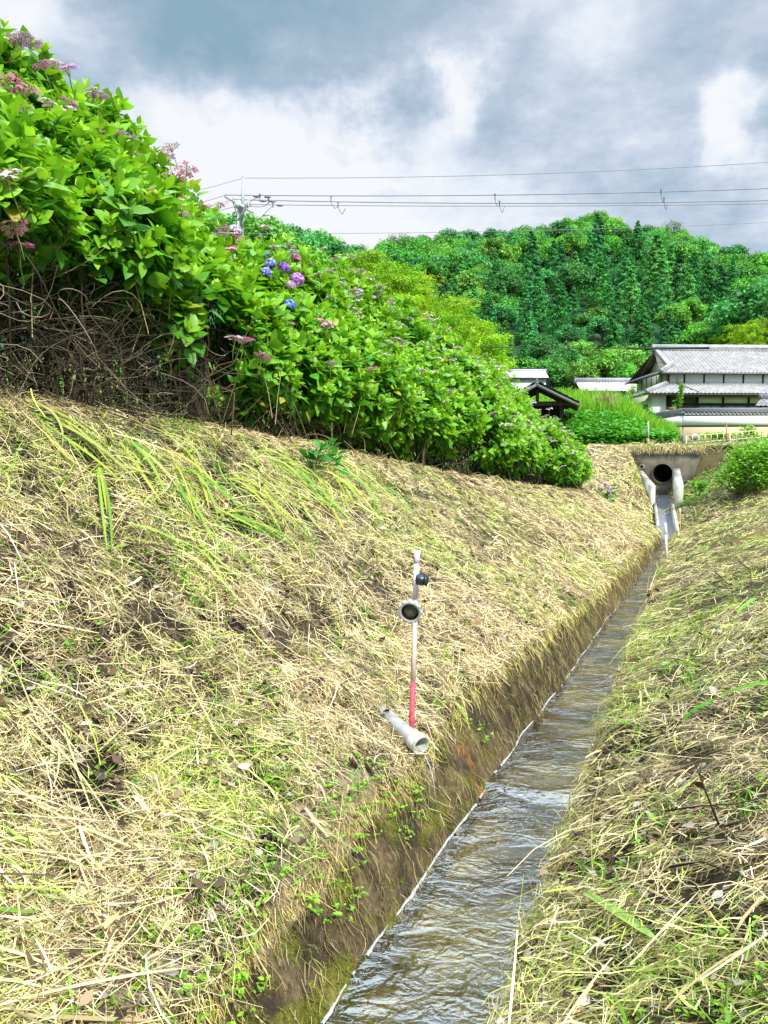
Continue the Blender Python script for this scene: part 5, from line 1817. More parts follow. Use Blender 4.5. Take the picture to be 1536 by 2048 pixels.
hpart('entrance_door', lambda q: [q.box((1.75, .5, .4), (3.0, .56, 2.6), (0.075, 0.022, 0.02))] + [q.box((1.75 + .3 * k, .47, .4), (1.79 + .3 * k, .5, 2.6), (0.02, .012, .01)) for k in range(5)], 'wood')
hpart('side_shutter', lambda q: [q.box((-.05, 1.0, .5), (-.003, 7.2, 2.7), (0.16, 0.165, 0.17))] + [q.box((-.065, 1.0 + .9 * k, .5), (-.052, 1.06 + .9 * k, 2.7), (.12, .12, .125)) for k in range(8)], 'steel')
hpart('side_fascia', lambda q: q.box((-.08, 0.0, 2.75), (-.003, 9, 3.1), (0.45, 0.50, 0.40)), 'plaster')
for k, x in enumerate((4.35, 6.6, 8.85, 11.1, 13.4)):
    f = hpart('window', lambda q: (q.box((x - .1, .05, .55), (x - .02, .13, 2.55), (0.10, 0.09, 0.08)), q.box((x + 2.0, .05, .55), (x + 2.08, .13, 2.55), (0.10, 0.09, 0.08)), q.box((x - .02, .05, .50), (x + 2.0, .13, .56), (0.1, .09, .08)), q.box((x + .96, .04, .56), (x + 1.02, .12, 2.55), (0.1, .09, .08))), 'steel')
    hpart('pane', lambda q: q.box((x - .02, .08, .56), (x + 2.0, .10, 2.55), (0.4, 0.45, 0.45)), 'glass', f)
    hpart('curtain', lambda q: q.box((x + .05, .25, .6), (x + (1.5 if k < 3 else .3), .27, 2.5), (0.5, 0.55, 0.55)), 'plaster', f)

# upper storey
UX, UY = 1.95, 1.5
hpart('upper_wall', lambda q: (q.box((UX, UY, zl), (W_, UY + .15, zu_e + .25), WHITE), q.box((UX, UY + .15, zl - .5), (UX + .15, 9.2, zu_e + .25), GREENW)), 'plaster')
for k in range(9):
    x = UX + [0, 1.45, 3.27, 5.09, 6.91, 8.73, 10.55, 12.37, 14.19][k]
    hpart('upper_post', lambda q: q.box((x, UY - .03, zl + .2), (x + .15, UY - .002, zu_e + .1), DARK), 'wood')
for k in range(7):
    y = UY + .1 + k * 1.22
    hpart('side_post', lambda q: q.box((UX - .03, y, zl - .4), (UX - .002, y + .12, zu_e + .1), DARK), 'wood')
hpart('eave_beam', lambda q: (q.box((UX - .04, UY - .04, zu_e - .02), (W_, UY - .005, zu_e + .14), (0.10, 0.065, 0.04)), q.box((UX - .9, UY - .75, zu_e - .10), (W_, UY - .68, zu_e + .02), (0.07, .05, .035)), q.box((-.85, -.93, zle - .12), (W_, -.86, zle), (0.09, .06, .04)),
                              q.box((-.92, -.86, zle - .12), (-.85, 9.5, zle), (0.05, .04, .03)), q.box((UX - .97, UY - .68, zu_e - .10), (UX - .9, 9.9, zu_e + .02), (.05, .04, .03))), 'wood')
# lower lean-to roof, front and left side with a hip
sl = math.hypot(UY + .9, 4.55 - zle)
ev = np.array([0, UY + .9, 4.55 - zle]) / sl; nv_ = np.cross(EX, ev)
hip = lambda v: -.9 + (UX + .9) * v / sl
hpart('lower_roof', lambda q: tiles(q, np.array([0, -.9, zle]), EX, ev, nv_, -.9, W_, sl, left=hip), 'tile')
sl2 = math.hypot(UX + .9, 4.55 - zle)
ev2 = np.array([UX + .9, 0, 4.55 - zle]) / sl2
hpart('lower_side_roof', lambda q: tiles(q, np.array([-.9, 0, zle]), -EYv, ev2, np.cross(-EYv, ev2), -9.6, .9, sl2, right=lambda v: .9 - (UY + .9) * v / sl2), 'tile')


def ridge(q, a, b, w=.3, h=.3, col=(0.36, 0.36, 0.365), end=True):
    a, b = np.array(a, float), np.array(b, float)
    for k, (ww, z0) in enumerate(((w * 1.25, 0.0), (w, h * .38), (w * .75, h * .76))):
        q.bar(a + [0, 0, z0], b + [0, 0, z0], ww, h * .34, np.array(col) * (0.75 + .15 * k))
    q.tube([a + [0, 0, h], b + [0, 0, h]], w * .33, 8, col)
    if end:
        d = norm(b - a)
        q.lathe([(.0005, -.06), (w * .8, -.05), (w * .85, .06), (w * .5, .10), (.0005, .1)], a + [0, 0, h * .4], d, 10, np.array(col) * .7)


hpart('hip_ridge', lambda q: (ridge(q, (-.85, -.85, zle + .10), (UX, UY - .05, 4.62), .24, .26), q.box((UX - .05, UY - .16, 4.50), (W_, UY - .004, 4.66), (0.30, .30, .30))), 'tile')
# upper roof: ridge from u=2.4, front and back slopes, a hipped skirt on the left and a white gable above it
ry = UY - .8 + 4.4
RX = 2.35
sl3 = math.hypot(4.4, zr_ - zu_e)
ev3 = np.array([0, 4.4, zr_ - zu_e]) / sl3
fr_ = 0.30
lft = lambda v: (UX - .95) + min(v / sl3 / fr_, 1) * (RX + .15 - UX + .95 - .45) if v / sl3 < fr_ else RX - .30
hpart('main_roof', lambda q: tiles(q, np.array([0, UY - .8, zu_e]), EX, ev3, np.cross(EX, ev3), UX - .95, W_, sl3, left=lft), 'tile')
ev4 = np.array([0, -4.4, zr_ - zu_e]) / sl3
hpart('back_roof', lambda q: tiles(q, np.array([0, UY - .8 + 8.8, zu_e]), -EX, ev4, np.cross(-EX, ev4), -W_, -(UX - .95), sl3, right=lambda v: -lft(v)), 'tile')
sk_h = (zr_ - zu_e) * fr_
skw = RX + .55 - (UX - .95)
sl5 = math.hypot(skw, sk_h)
ev5 = np.array([skw, 0, sk_h]) / sl5
hpart('skirt_roof', lambda q: tiles(q, np.array([UX - .95, UY - .8, zu_e]), -EYv, ev5, np.cross(-EYv, ev5), -8.8, 0, sl5, left=lambda v: -8.8 + 4.4 * fr_ * v / sl5, right=lambda v: -4.4 * fr_ * v / sl5), 'tile')
gx = RX + .35
hpart('gable_wall', lambda q: q.quads([(gx, ry - 2.9, zu_e + sk_h), (gx, ry + 2.9, zu_e + sk_h), (gx, ry, zr_ - .15)], [(0, 2, 1, 1)][:0] or [(0, 1, 2, 2)], (0.72, 0.74, 0.66)) if False else q.add([(gx, ry - 2.9, zu_e + sk_h), (gx, ry + 2.9, zu_e + sk_h), (gx, ry, zr_ - .15), (gx + .1, ry - 2.9, zu_e + sk_h), (gx + .1, ry + 2.9, zu_e + sk_h), (gx + .1, ry, zr_ - .15)], [0, 2, 1, 3, 4, 5, 0, 1, 4, 3, 1, 2, 5, 4, 2, 0, 3, 5], [3, 3, 4, 4, 4], (0.72, 0.74, 0.66)), 'plaster')
for sgn in (-1, 1):
    hpart('barge_board', lambda q: (q.bar((RX - .32, ry + sgn * 3.3, zr_ - 3.3 / 4.4 * (zr_ - zu_e) - .12), (RX - .32, ry, zr_ - .12), .09, .26, (0.20, 0.15, 0.10)), q.bar((RX - .15, ry + sgn * 3.3, zr_ - 3.3 / 4.4 * (zr_ - zu_e) + .12), (RX - .15, ry, zr_ + .12), .34, .16, (0.34, 0.34, 0.34)), q.bar((RX + .05, ry + sgn * 3.2, zr_ - 3.2 / 4.4 * (zr_ - zu_e) - .16), (RX + .05, ry, zr_ - .16), .6, .06, (0.12, 0.08, 0.05))), 'tile')
hpart('ridge_cap', lambda q: ridge(q, (RX - .45, ry, zr_ + .02), (W_, ry, zr_ + .02), .42, .42, (0.40, .40, .405)), 'tile')
hpart('corner_ridge', lambda q: ridge(q, (UX - .95, UY - .8, zu_e + .08), (RX + .25, UY - .8 + 4.4 * fr_, zu_e + sk_h + .12), .24, .26), 'tile')
hpart('downpipe', lambda q: (q.tube([(2.62, UY - .75, zu_e - .1), (2.75, UY - .12, zu_e - .35), (2.75, UY - .12, 4.62)], .04, 8, (0.30, .30, .29)), q.tube([(2.75, UY - .16, 4.66), (3.9, -.7, 3.68), (3.9, -.95, 3.45)], .04, 8, (0.12, .11, .10)), q.tube([(UX - .9, UY - .86, zu_e - .02), (W_, UY - .86, zu_e - .02)], .06, 8, (0.16, .15, .14))), 'steel')

# small tiled gate roof cut by the right edge
gp_ = at(1512, 813, 60.5)
gate = empty('gate_roof', gp_, 0, label='small dark tiled gate roof cut by the right edge behind the garden wall', cat='gate')
evg = norm(np.array([0, 1.0, .62]))
q = Soup(); tiles(q, np.array([0, 0, 0]), EX, evg, np.cross(EX, evg), -.1, 3.5, 1.3, left=lambda v: -.1 + .8 * v, col=(0.24, 0.245, 0.26)); q.build('tiled_slope', M['tile'], gate)
q = Soup(); ridge(q, (.85, 1.1, .72), (3.5, 1.1, .72), .3, .3, (.22, .22, .24)); q.build('ridge_cap', M['tile'], gate)
q = Soup(); q.box((.5, .5, -2.6), (.7, .7, .25), DARK); q.box((3.0, .5, -2.6), (3.2, .7, .25), DARK); q.box((.3, .45, 0.0), (3.4, .75, .22), DARK); q.build('timber_frame', M['wood'], gate)

# garden wall: white plaster, tiled coping, dark band, tan footing; the left length turns away
wc = at(1366, 868, 58.0)
gw = empty('garden_wall', wc, 0, label='white plastered garden wall with dark tiled coping and a tan footing before the big house', cat='wall')
wl_ = at(1296.5, 878, 64.5) - wc
wr_ = at(1620, 866, 57.5) - wc
wl_[2] = 0; wr_[2] = 0
z_of = lambda y: (930 - y) / FPX * 58.0 - wc[2]
ZB, ZD0, ZD1, ZT, ZC = z_of(866), z_of(854.6), z_of(851.6), z_of(832.5), z_of(822)
for nm, end in (('left', wl_), ('right', wr_)):
    a = np.array([0, 0, 0.0]); b = np.array(end)
    def lay(q, z0, z1, t, c):
        q.bar(a + [0, 0, (z0 + z1) / 2], b + [0, 0, (z0 + z1) / 2], t, z1 - z0, c)
    q = Soup(); lay(q, ZB - 1.2, ZD0, .34, (0.52, 0.42, 0.25)); q.build('footing', M['plaster'], gw)
    q = Soup(); lay(q, ZD0, ZD1, .36, (0.03, .025, .02)); q.build('dark_band', M['wood'], gw)
    q = Soup(); lay(q, ZD1, ZT, .30, (0.84, 0.84, 0.83)); q.build('plaster_panel', M['plaster'], gw)
    q = Soup()
    d = norm(b - a); nn_ = np.cross(d, EZ); nn_ = nn_ if nn_[1] < 0 else -nn_
    n_t = int(np.linalg.norm(b - a) / .3)
    lay(q, ZT, ZT + .08, .36, (0.20, .15, .10))
    ev_ = norm(-nn_ + np.array([0, 0, .65]))
    for sgn in (1, -1):
        e0 = nn_ * sgn * .22
        q.quads([a + e0 + [0, 0, ZT + .06], b + e0 + [0, 0, ZT + .06], b + [0, 0, ZC - .1], a + [0, 0, ZC - .1]], [(0, 1, 2, 3)], (0.15, .155, .17))
        for k in range(n_t + 1):
            p = a + d * k * .3
            q.tube([p + e0 * 1.05 + [0, 0, ZT + .10], p + [0, 0, ZC - .06]], .055, 6, np.array([0.17, .175, .19]) * (0.7 + .7 * rt.random()))
    ridge(q, a + [0, 0, ZC - .12], b + [0, 0, ZC - .12], .22, .24, (0.16, .165, .18), end=False)
    q.build('tiled_coping', M['tile'], gw)

# stone retaining wall and big stones under it
sw = at(1345, 898, 55.0)
sw_ = empty('stone_wall', sw, 0, label='mossy dry stone retaining wall below the garden wall, left of the bamboo rail', cat='wall')
rg = np.random.default_rng(66)
for k in range(46):
    px = rg.uniform(1302, 1402); py = rg.uniform(872, 902) + (0 if px > 1330 else 4)
    p = at(px, py, 56.0 + rg.uniform(-.4, .6)) - sw
    q = Soup()
    r = rg.uniform(.18, .42)
    n_u, n_v = 9, 6
    V = []
    for i in range(n_v + 1):
        for j in range(n_u):
            th = math.pi * i / n_v; ph = 2 * math.pi * j / n_u
            d = np.array([math.sin(th) * math.cos(ph), math.sin(th) * math.sin(ph), math.cos(th)])
            V.append(p + d * r * np.array([1.2, .8, .8]) * (0.85 + .3 * _hash(i * (0 < i < n_v), j * (0 < i < n_v), k)))
    Q = [(i * n_u + j, (i + 1) * n_u + j, (i + 1) * n_u + (j + 1) % n_u, i * n_u + (j + 1) % n_u) for i in range(n_v) for j in range(n_u)]
    q.quads(V, Q, np.array([0.22, .22, .20]) * rg.uniform(.6, 1.4))
    q.build('stone', M['stone'], sw_)
q = Soup()
a, b = at(1368, 898, 50.5), at(1620, 886, 49.0)
q.bar(a, b, .3, 1.05, (0.20, 0.185, 0.16))
tag(q.build('block_wall', M['conc'], None), 'low weathered grey block wall under the bamboo rail', 'wall')

# bamboo rail fence: two rails and many short uprights
fa_, fb_2 = at(1372, 880, 50.0), at(1600, 861.5, 48.5)
fo_ = empty('bamboo_fence', fa_, 0, label='low cream bamboo rail fence with short uprights before the garden wall', cat='fence')
d = fb_2 - fa_
for h in (-.22, .24):
    q = Soup(); q.tube([np.array([0, 0, h]) + d * t for t in np.linspace(0, 1, 12)], .032, 8, (0.62, 0.52, 0.27)); q.build('rail', M['wood'], fo_)
for k in range(19):
    q = Soup(); p = d * (k / 18); big = k % 7 == 0
    q.tube([p + [0, -.05, -.75 if big else -.25], p + [0, -.05, .30 if big else .25]], .045 if big else .028, 8, np.array([0.60, 0.50, 0.26]) * rt.uniform(.85, 1.1)); q.build('post' if big else 'upright', M['wood'], fo_)

# other roofs: white shed, long tiled roof, open wooden hut
p = at(1016, 757, 92)
ws = empty('white_shed', p, 0, label='small white building with a pale sheet roof rising behind the hedge', cat='building')
q = Soup(); q.box((-.6, 0, -3), (4.55, 5, .1), (0.62, .66, .66)); q.build('wall', M['plaster'], ws)
q = Soup(); evs = norm(np.array([0, 1, .5])); tiles(q, np.array([0, -.5, 0.02]), EX, evs, np.cross(EX, evs), -.9, 4.85, 2.4, col=(0.62, .60, .62), amp=.02)
evs2 = norm(np.array([0, -1, .5])); tiles(q, np.array([0, 5.2, -.3]), -EX, evs2, np.cross(-EX, evs2), -4.85, .9, 3.9, col=(0.60, .58, .6), amp=.02); q.build('roof', M['tile'], ws)
q = Soup(); ridge(q, (4.9, 1.65, 1.05), (-.9, 1.65, 1.05), .22, .2, (.42, .42, .44)); q.build('ridge_cap', M['tile'], ws)
p = at(1166, 770, 86)
lr = empty('long_tiled_house', p, 0, label='long low house whose grey tiled roof shows over the grassy mound', cat='building')
q = Soup(); q.box((0, .6, -3.4), (7.4, 6, -.3), (0.5, .5, .46)); q.build('wall', M['plaster'], lr)
q = Soup(); evs = norm(np.array([0, 1, .55])); tiles(q, np.array([0, -.2, -.75]), EX, evs, np.cross(EX, evs), -.3, 7.6, 2.6, col=(0.50, .50, .52))
evs2 = norm(np.array([0, -1, .55])); tiles(q, np.array([0, 4.4, -.75]), -EX, evs2, np.cross(-EX, evs2), -7.6, .3, 2.6, col=(0.45, .45, .46)); q.build('roof', M['tile'], lr)
q = Soup(); ridge(q, (-.4, 2.1, .48), (7.7, 2.1, .48), .4, .42, (.30, .30, .32))
for k in range(24): q.box((-.2 + .33 * k, 1.78, .40), (-.03 + .33 * k, 1.84, .52), (.6, .6, .6))
q.build('ridge_cap', M['tile'], lr)

hp = at(1074, 838, 37.0)
hut = empty('wooden_hut', hp, math.radians(-14), label='small open dark timber hut with a gabled tiled roof above the hedge end', cat='hut')
zt_, ze_, hw = (930 - 770) / FPX * 37 - hp[2], (930 - 812) / FPX * 37 - hp[2], 1.95
DW = (0.055, 0.042, 0.032)
for x in (-1.15, 1.15):
    for y in (0.0, 2.4):
        q = Soup(); q.box((x - .08, y - .08, -2.2), (x + .08, y + .08, ze_ + .25), DW); q.build('post', M['wood'], hut)
q = Soup(); q.box((-1.6, -.10, ze_ - .02), (1.6, .10, ze_ + .18), (0.075, .06, .045)); q.box((-1.5, 2.3, ze_ - .02), (1.5, 2.5, ze_ + .18), DW); q.box((-.08, -.08, ze_ + .18), (.08, .08, zt_ - .2), (0.08, .065, .05)); q.box((-1.1, -.06, -.15), (1.1, .06, .0), DW); q.build('beam', M['wood'], hut)
q = Soup(); q.box((-1.1, 2.36, -2.2), (1.1, 2.44, ze_), (0.05, .04, .03)); q.box((-1.19, 0.1, -2.2), (-1.11, 2.3, .2), (0.05, .04, .03)); q.build('board_wall', M['wood'], hut)
for sgn in (-1, 1):
    q = Soup(); dv = np.array([-sgn * hw, 0, zt_ - ze_]); sln = np.linalg.norm(dv); evh = dv / sln
    eu = EYv * sgn
    tiles(q, np.array([sgn * hw, 0, ze_]), eu, evh, np.cross(eu, evh), -.7 if sgn > 0 else -3.0, 3.0 if sgn > 0 else .7, sln, col=(0.10, .11, .14))
    q.build('roof_slope', M['tile'], hut)
    q = Soup(); q.bar((sgn * hw * 1.02, -.72, ze_ - .10), (0, -.72, zt_ - .10), .06, .13, (0.13, .13, .13)); q.build('barge_board', M['wood'], hut)
    q = Soup()
    for k in range(9):
        q.bar((sgn * hw * .98, -.45 + .4 * k, ze_ - .09), (0, -.45 + .4 * k, zt_ - .12), .06, .09, DW)
    q.build('rafters', M['wood'], hut)
q = Soup(); ridge(q, (0, -.75, zt_ - .02), (0, 3.1, zt_ - .02), .16, .16, (0.14, .17, .22), end=False); q.build('ridge_cap', M['tile'], hut)

# ------------------------------------------------------------------ grass mound, weeds and shrubs round the embankment
MO = []
mound = Soup()
gx_ = np.linspace(985, 1345, 60); tt = np.linspace(0, 1, 26)
V = []
for t in tt:
    for px in gx_:
        ytop = np.interp(px, [985, 1050, 1100, 1150, 1200, 1240, 1265, 1290, 1345], [822, 812, 808, 808, 810, 816, 832, 860, 886])
        yb = np.interp(px, [985, 1200, 1345], [893, 893, 890])
        D = 36.0 + 11.0 * t ** 1.3
        y = yb + (ytop - yb) * (t ** .75)
        p = at(px, y, D)
        V.append(p + [0, 0, .25 * (fbm(p[0:1] * 1.1, p[1:2] * 1.1, 12)[0] - .5)])
# the back of the mound goes down again
for k, dz in ((1, -.6), (2, -2.0), (3, -4.5)):
    for j, px in enumerate(gx_):
        q0 = V[(len(tt) - 1) * 60 + j]
        V.append(q0 + np.array([0, 2.2 * k, dz]))
V = np.array(V)
idx = np.arange(len(V)).reshape(-1, 60)
Q = np.stack([idx[:-1, :-1], idx[:-1, 1:], idx[1:, 1:], idx[1:, :-1]], axis=-1).reshape(-1, 4)
mound.quads(V, Q, (0.05, 0.15, 0.02))
tag(mound.build('grass_mound', M['hill'], smooth=True), kind='structure')


def blades(name, base, n_per, ln, wid, c0, c1, lean, label, cat):
    q = Soup()
    n = len(base)
    d = norm(np.stack([RNG.normal(0, lean, n), RNG.normal(0, lean, n), np.ones(n)], 1))
    L_ = ln * RNG.uniform(.5, 1.3, n)
    t = RNG.random((n, 1))
    cols = (np.array(c0) * t + np.array(c1) * (1 - t)) * RNG.uniform(.7, 1.25, (n, 1))
    ribbons(q, base + d * (L_ * .45)[:, None], d, rnd_up(n, 1.5), L_, wid * RNG.uniform(.7, 1.3, n), RNG.normal(0, .12, n), cols, 3, lift=RNG.normal(0, .12, n))
    return q.build(name, M['grass'], None)


fi = RNG.random((34000, 2))
r0 = fi[:, 0] * 24.99; c0 = fi[:, 1] * 58.99
i0, j0 = np.floor(r0).astype(int), np.floor(c0).astype(int)
b_ = V[i0 * 60 + j0] + (V[(i0 + 1) * 60 + j0] - V[i0 * 60 + j0]) * (r0 - i0)[:, None] + (V[i0 * 60 + j0 + 1] - V[i0 * 60 + j0]) * (c0 - j0)[:, None]
tall = fi[:, 0] > .55
g_ = blades('long_grass', b_[tall], 1, .95, .040, (0.24, 0.48, .03), (0.16, 0.42, .025), .30, None, None)
tag(g_, 'bright green long grass covering the mound behind the embankment', 'grass', kind='stuff')
# broad-leaved weeds on its lower face
lowp = b_[~tall]
n = len(lowp)
q = Soup()
a = RNG.uniform(0, 6.28, n)
d = norm(np.stack([np.cos(a), np.sin(a) - .4, RNG.uniform(-.3, .7, n)], 1))
q.stamp(LEAF_T, LEAF_F, lowp + RNG.uniform(0, .5, (n, 1)) * [0, -.3, 1], basis_from(d, rnd_up(n, .5)) * RNG.uniform(.14, .30, (n, 1))[:, :, None], np.array([0.09, 0.34, 0.03]) * RNG.uniform(.5, 1.5, (n, 1)))
tag(q.build('mound_weeds', M['grass']), 'leafy green weeds on the lower face of the grass mound', 'weeds', kind='stuff')
q = Soup()
n = 260
p_ = np.array([at(RNG.normal(1205, 10), RNG.uniform(800, 850), 42.6) for _ in range(n)])
ribbons(q, p_ + [0, -.9, 0], norm(np.stack([RNG.normal(0, .3, n), RNG.normal(-.2, .2, n), -np.ones(n)], 1)), rnd_up(n, 1), RNG.uniform(.5, 1.3, n), np.full(n, .04), RNG.normal(0, .1, n), np.array([0.36, 0.33, 0.14]) * RNG.uniform(.5, 1.2, (n, 1)), 3)
tag(q.build('dry_grass', M['straw']), 'withered brown grass hanging on the middle of the mound', 'dry grass', kind='stuff')


def leafy_shrub(name, cpx, cpy, D, w, h, n, size, c0, label, cat, group=None, dz=0.0):
    base = at(cpx, cpy, D) + np.array([0, 0, dz])
    o = empty(name, base, label=label, cat=cat, group=group)
    q = Soup()
    ncl = max(6, n // 60)
    cl = np.stack([RNG.normal(0, w * .3, ncl), RNG.normal(0, w * .25, ncl), h * RNG.uniform(.25, .95, ncl)], 1)
    cl[:, 2] *= np.exp(-(cl[:, 0] / (w * .75)) ** 2)
    k = RNG.integers(0, ncl, n)
    p = cl[k] + RNG.normal(0, 1, (n, 3)) * np.array([w * .12, w * .12, h * .12])
    p[:, 2] = np.abs(p[:, 2])
    a = RNG.uniform(0, 6.28, n)
    d = norm(np.stack([np.cos(a), np.sin(a), RNG.uniform(-.4, .8, n)], 1))
    q.stamp(LEAF_T, LEAF_F, p, basis_from(d, rnd_up(n, .5)) * (size * RNG.uniform(.6, 1.3, n))[:, None, None], np.array(c0) * RNG.uniform(.6, 1.4, (n, 1)) * (0.8 + .4 * RNG.random(ncl)[k][:, None]))
    q.build('foliage', M['grass'], o)
    st = Soup()
    for c in cl:
        st.tube([(c[0] * .3, c[1] * .3, -.1), c * [.7, .7, .5], c], [.02, .012, .006], 5, (0.12, .2, .05), caps=False)
    st.build('stems', M['twig'], o)
    return o


for (px, py, D, w, h, n, lab) in ((1475, 978, 22.0, .75, 1.15, 3000, 'pale green bushy weed clump on the right bank, foremost of the clumps at the edge'), (1530, 985, 21.5, .8, 1.35, 3000, 'pale green weed clump cut by the right edge, tallest of its row'), (1500, 962, 24.0, .9, 1.2, 2600, 'pale green weed clump between and behind the two front clumps'),
                                  (1545, 950, 25.5, 1.0, 1.4, 2400, 'pale green weed clump at the right edge just below the bamboo rail')):
    leafy_shrub('weed_clump', px, py, D, w, h, n, .085, (0.22, 0.48, 0.05), lab, 'weeds', 'weed clumps on the right bank')
for (px, py, D, w, h, n, c, lab) in ((1412, 948, 26.0, .55, .75, 1300, (0.12, .36, .03), 'low creeping green weeds right of the culvert headwall'), (1445, 885, 50.5, 2.0, .75, 800, (0.12, .38, .025), 'rounded bright green shrub before the garden wall footing'), (1500, 880, 50.5, 1.2, .9, 500, (0.20, .40, .06), 'pale green shrub right of the rounded one behind the bamboo rail'),
                                     (1320, 895, 53.0, 1.4, .9, 600, (0.12, .30, .04), 'dull green shrub among the stones left of the bamboo rail'), (1350, 893, 53.5, 1.1, 1.0, 500, (0.14, .22, .10), 'grey-green shrub on the stone wall'), (1302, 862, 56.0, .9, 1.6, 500, (0.14, .36, .05), 'green bush at the left end of the white garden wall'),
                                     (1292, 885, 47.0, 1.5, 1.2, 800, (0.12, .36, .03), 'green weeds at the foot of the mound by the survey pole'), (1361, 824, 66.5, .7, 2.3, 500, (0.14, .38, .04), 'small garden tree with light leaves by the entrance of the big house'), (1345, 826, 63, .8, .5, 260, (0.35, .3, .22), 'garden bush with pale flowers behind the garden wall'), (1262, 795, 62.0, .9, 1.0, 300, (0.25, .42, .06), 'yellow-green bush under the far eave of the big house'),
                                     (1440, 935, 26.4, .7, .75, 1200, (0.16, .40, .04), 'pale green weeds on the embankment side between the headwall and the weed clumps'), (1395, 985, 21.0, .35, .3, 260, (0.12, .36, .03), 'small tuft of weeds low on the right bank before the weed clumps')):
    leafy_shrub('shrub', px, py, D, w, h, n, .11 if D < 30 else .17, c, lab, 'shrub')

# ------------------------------------------------------------------ utility pole and its lines
PD = 33.0
pb = at(479, 640, PD); pt = at(481, 402, PD)
pole = empty('utility_pole', pb, 0, label='grey concrete utility pole with a slim steel top post, standing behind the hedge', cat='utility pole')
q = Soup(); q.tube([(0, 0, -4), (pt - pb) * .5, pt - pb], [.17, .15, .125], 14, (0.52, .52, .50)); q.build('shaft', M['conc'], pole)
A = lambda x, y, dd=0.0: at(x, y, PD + dd) - pb
q = Soup(); q.tube([A(483.5, 440, -.2), A(487, 356, -.2)], [.072, .058], 10, (0.30, .33, .40)); q.build('top_post', M['steel'], pole)
q = Soup(); q.bar(A(451, 393, .9), A(505, 424, -1.1), .10, .10, (0.45, .46, .50)); q.build('crossarm', M['steel'], pole)
q = Soup(); q.bar(A(476, 441, -.4), A(497, 410, -.8), .06, .06, (0.40, .38, .36)); q.bar(A(475, 432, .1), A(466, 405, .4), .035, .035, (0.4, .4, .42)); q.build('brace', M['steel'], pole)
q = Soup(); q.lathe([(.001, -.12), (.16, -.10), (.17, .10), (.10, .14), (.001, .15)], A(478, 411, -.1), (0, 0, 1), 12, (0.50, .50, .48)); q.build('pole_band', M['steel'], pole)
for (x, y, dd) in ((452, 390, .9), (467, 398, .3), (497, 409, -.9), (491, 416, -.7), (486.5, 355, -.2)):
    q = Soup(); q.lathe([(.001, -.10), (.04, -.09), (.05, -.04), (.03, -.02), (.05, .02), (.035, .07), (.001, .09)], A(x, y, dd), (0, 0, 1), 10, (0.34, .34, .40)); q.build('insulator', M['pvc'], pole)
q = Soup()
for k in range(5): q.tube([A(489 + 3 * k, 413, -.8), A(491 + 2 * k, 404 - 2 * k, -.8)], .02, 5, (0.35, .33, .32))
q.build('clamp', M['steel'], pole)


def wire(p, q_, sag, r, label, name='power_line', c=(0.20, 0.22, 0.25), extra=None, group='wires strung from the utility pole'):
    p, q_ = np.array(p), np.array(q_)
    o = empty(name, p, label=label, cat='wire', group=group)
    n = 28
    t = np.linspace(0, 1, n)[:, None]
    pts = (q_ - p) * t - np.array([0, 0, 1]) * (sag * 4 * t * (1 - t))
    s = Soup(); s.tube(pts, r, 6, c, caps=False); s.build('cable', M['cable'], o)
    if extra: extra(o, lambda f: pts[int(f * (n - 1))], p)
    return o


def span(x0, y0, x1, y1, x2, label, r=.020, D0=PD, D1=34.0, sag=.12, **kw):
    """line through two photograph points, carried on to x2"""
    a = at(x0, y0, D0); b = at(x1, y1, D1)
    f = (x2 - x0) / (x1 - x0)
    return wire(a, a + (b - a) * f, sag, r, label, **kw)


def dead_ends(xs):
    def f(o, P_, p0):
        for (x, y) in xs:
            s = Soup(); c = at(x, y, PD) - p0
            s.lathe([(.001, -.15), (.03, -.13), (.045, -.05), (.045, .05), (.03, .13), (.001, .15)], c, (1, 0, -.02), 10, (0.10, .11, .15)); s.build('dead_end_insulator', M['pvc'], o)
        return o
    return f


span(487, 356, 1536, 312, 1900, 'topmost thin wire running right from the top of the utility pole', .012, sag=.35)
span(452, 390, 1536, 368, 1900, 'upper of the three close power lines right of the pole', sag=.25, extra=dead_ends([(513, 393), (535, 394)]))
span(467, 399, 1536, 392, 1900, 'middle of the three close power lines right of the pole', sag=.25, extra=dead_ends([(526, 402), (545, 403)]))
span(492, 409, 1536, 402, 1900, 'lowest of the three close power lines right of the pole', .016, sag=.15, extra=dead_ends([(560, 411)]))
span(481, 467, 1536, 436, 1900, 'lone thin wire crossing the hilltop below the three power lines', .010, sag=.25)
wire(at(487, 356, PD), at(300, 402, 36), .05, .010, 'thin wire running left from the top of the utility pole', c=(.3, .31, .33))
wire(at(452, 390, PD), at(300, 430, 36), .05, .012, 'upper line running left from the crossarm tip', c=(.3, .31, .33))
wire(at(467, 399, PD), at(300, 437, 36), .05, .012, 'second line running left from the crossarm', c=(.3, .31, .33))
wire(at(478, 411, PD), at(300, 450, 36), .05, .012, 'lowest line running left from the pole', c=(.3, .31, .33))
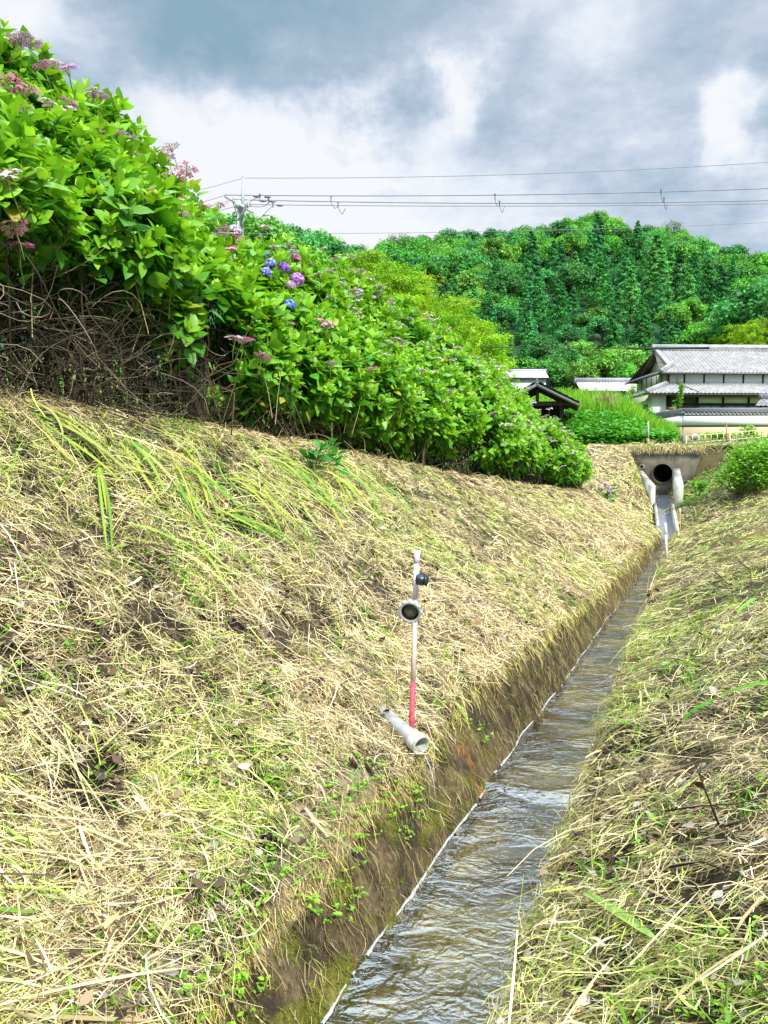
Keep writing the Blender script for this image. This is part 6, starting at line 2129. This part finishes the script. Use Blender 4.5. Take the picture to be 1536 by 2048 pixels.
# jumper loops at the pole and spacers with hanging loops
def loop(pts, label):
    P_ = np.array([at(x, y, PD - .1) for x, y in pts])
    o = empty('jumper_wire', P_[0], label=label, cat='wire', group='jumper loops on the power lines')
    t = np.linspace(0, 1, len(P_)); tt_ = np.linspace(0, 1, 20)
    s = Soup(); s.tube(np.stack([np.interp(tt_, t, P_[:, k]) for k in range(3)], 1) - P_[0], .013, 5, (0.12, .13, .16), caps=False); s.build('loop', M['cable'], o)
    s = Soup(); s.lathe([(.001, -.10), (.018, -.09), (.018, .08), (.04, .09), (.04, .13), (.001, .14)], np.array([0, 0, .0]), (0, 0, 1), 8, (0.14, .15, .19)); s.build('hanger', M['steel'], o)


loop([(520, 394), (510, 397), (502, 402), (497, 412)], 'jumper loop from the pole to the upper power line')
loop([(537, 403), (532, 411), (520, 414), (500, 413)], 'jumper loop from the pole to the middle power line')
loop([(546, 411), (536, 420), (525, 432), (512, 440)], 'slanting jumper down from the lowest power line by the pole')
for i, x0 in enumerate((662, 990, 1322)):
    yy = lambda x, k: {0: np.interp(x, [662, 990, 1322], [395, 391, 382]), 1: np.interp(x, [662, 990, 1322], [407, 405, 398]), 2: np.interp(x, [662, 990, 1322], [415, 412, 406])}[k]
    w_ = (14, 9, 6)[i]
    nm = ('left', 'middle', 'right')[i]
    loop([(x0, yy(x0, 0) + 3), (x0 + 1, yy(x0, 0) + 14), (x0 + w_ * .6, yy(x0, 0) + 22), (x0 + w_, yy(x0, 1) + 6)], 'hanging loop under the upper power line, %s of three such places' % nm)
    loop([(x0 + w_, yy(x0, 1) + 3), (x0 + w_ * 1.2, yy(x0, 1) + 14), (x0 + w_ * 1.6, yy(x0, 2) + 14), (x0 + w_ * 2.1, yy(x0, 2) + 2)], 'hanging loop under the middle power line, %s of three such places' % nm)
# dark telephone cable crossing in front of the wood, thick sleeve left of the roof
wire(at(700, 688, 57), at(1700, 696, 57), .18, .030, 'long dark telephone cable crossing in front of the wood above the house roof', 'telephone_cable', (0.02, .025, .03), group=None)
s0_, s1_ = at(1255, 697, 56.8), at(1418, 695.5, 56.8)
wire(s0_, s1_, .02, .085, 'thick black sleeved cable length just above the left end of the big roof', 'telephone_cable', (0.015, .017, .02), group=None)
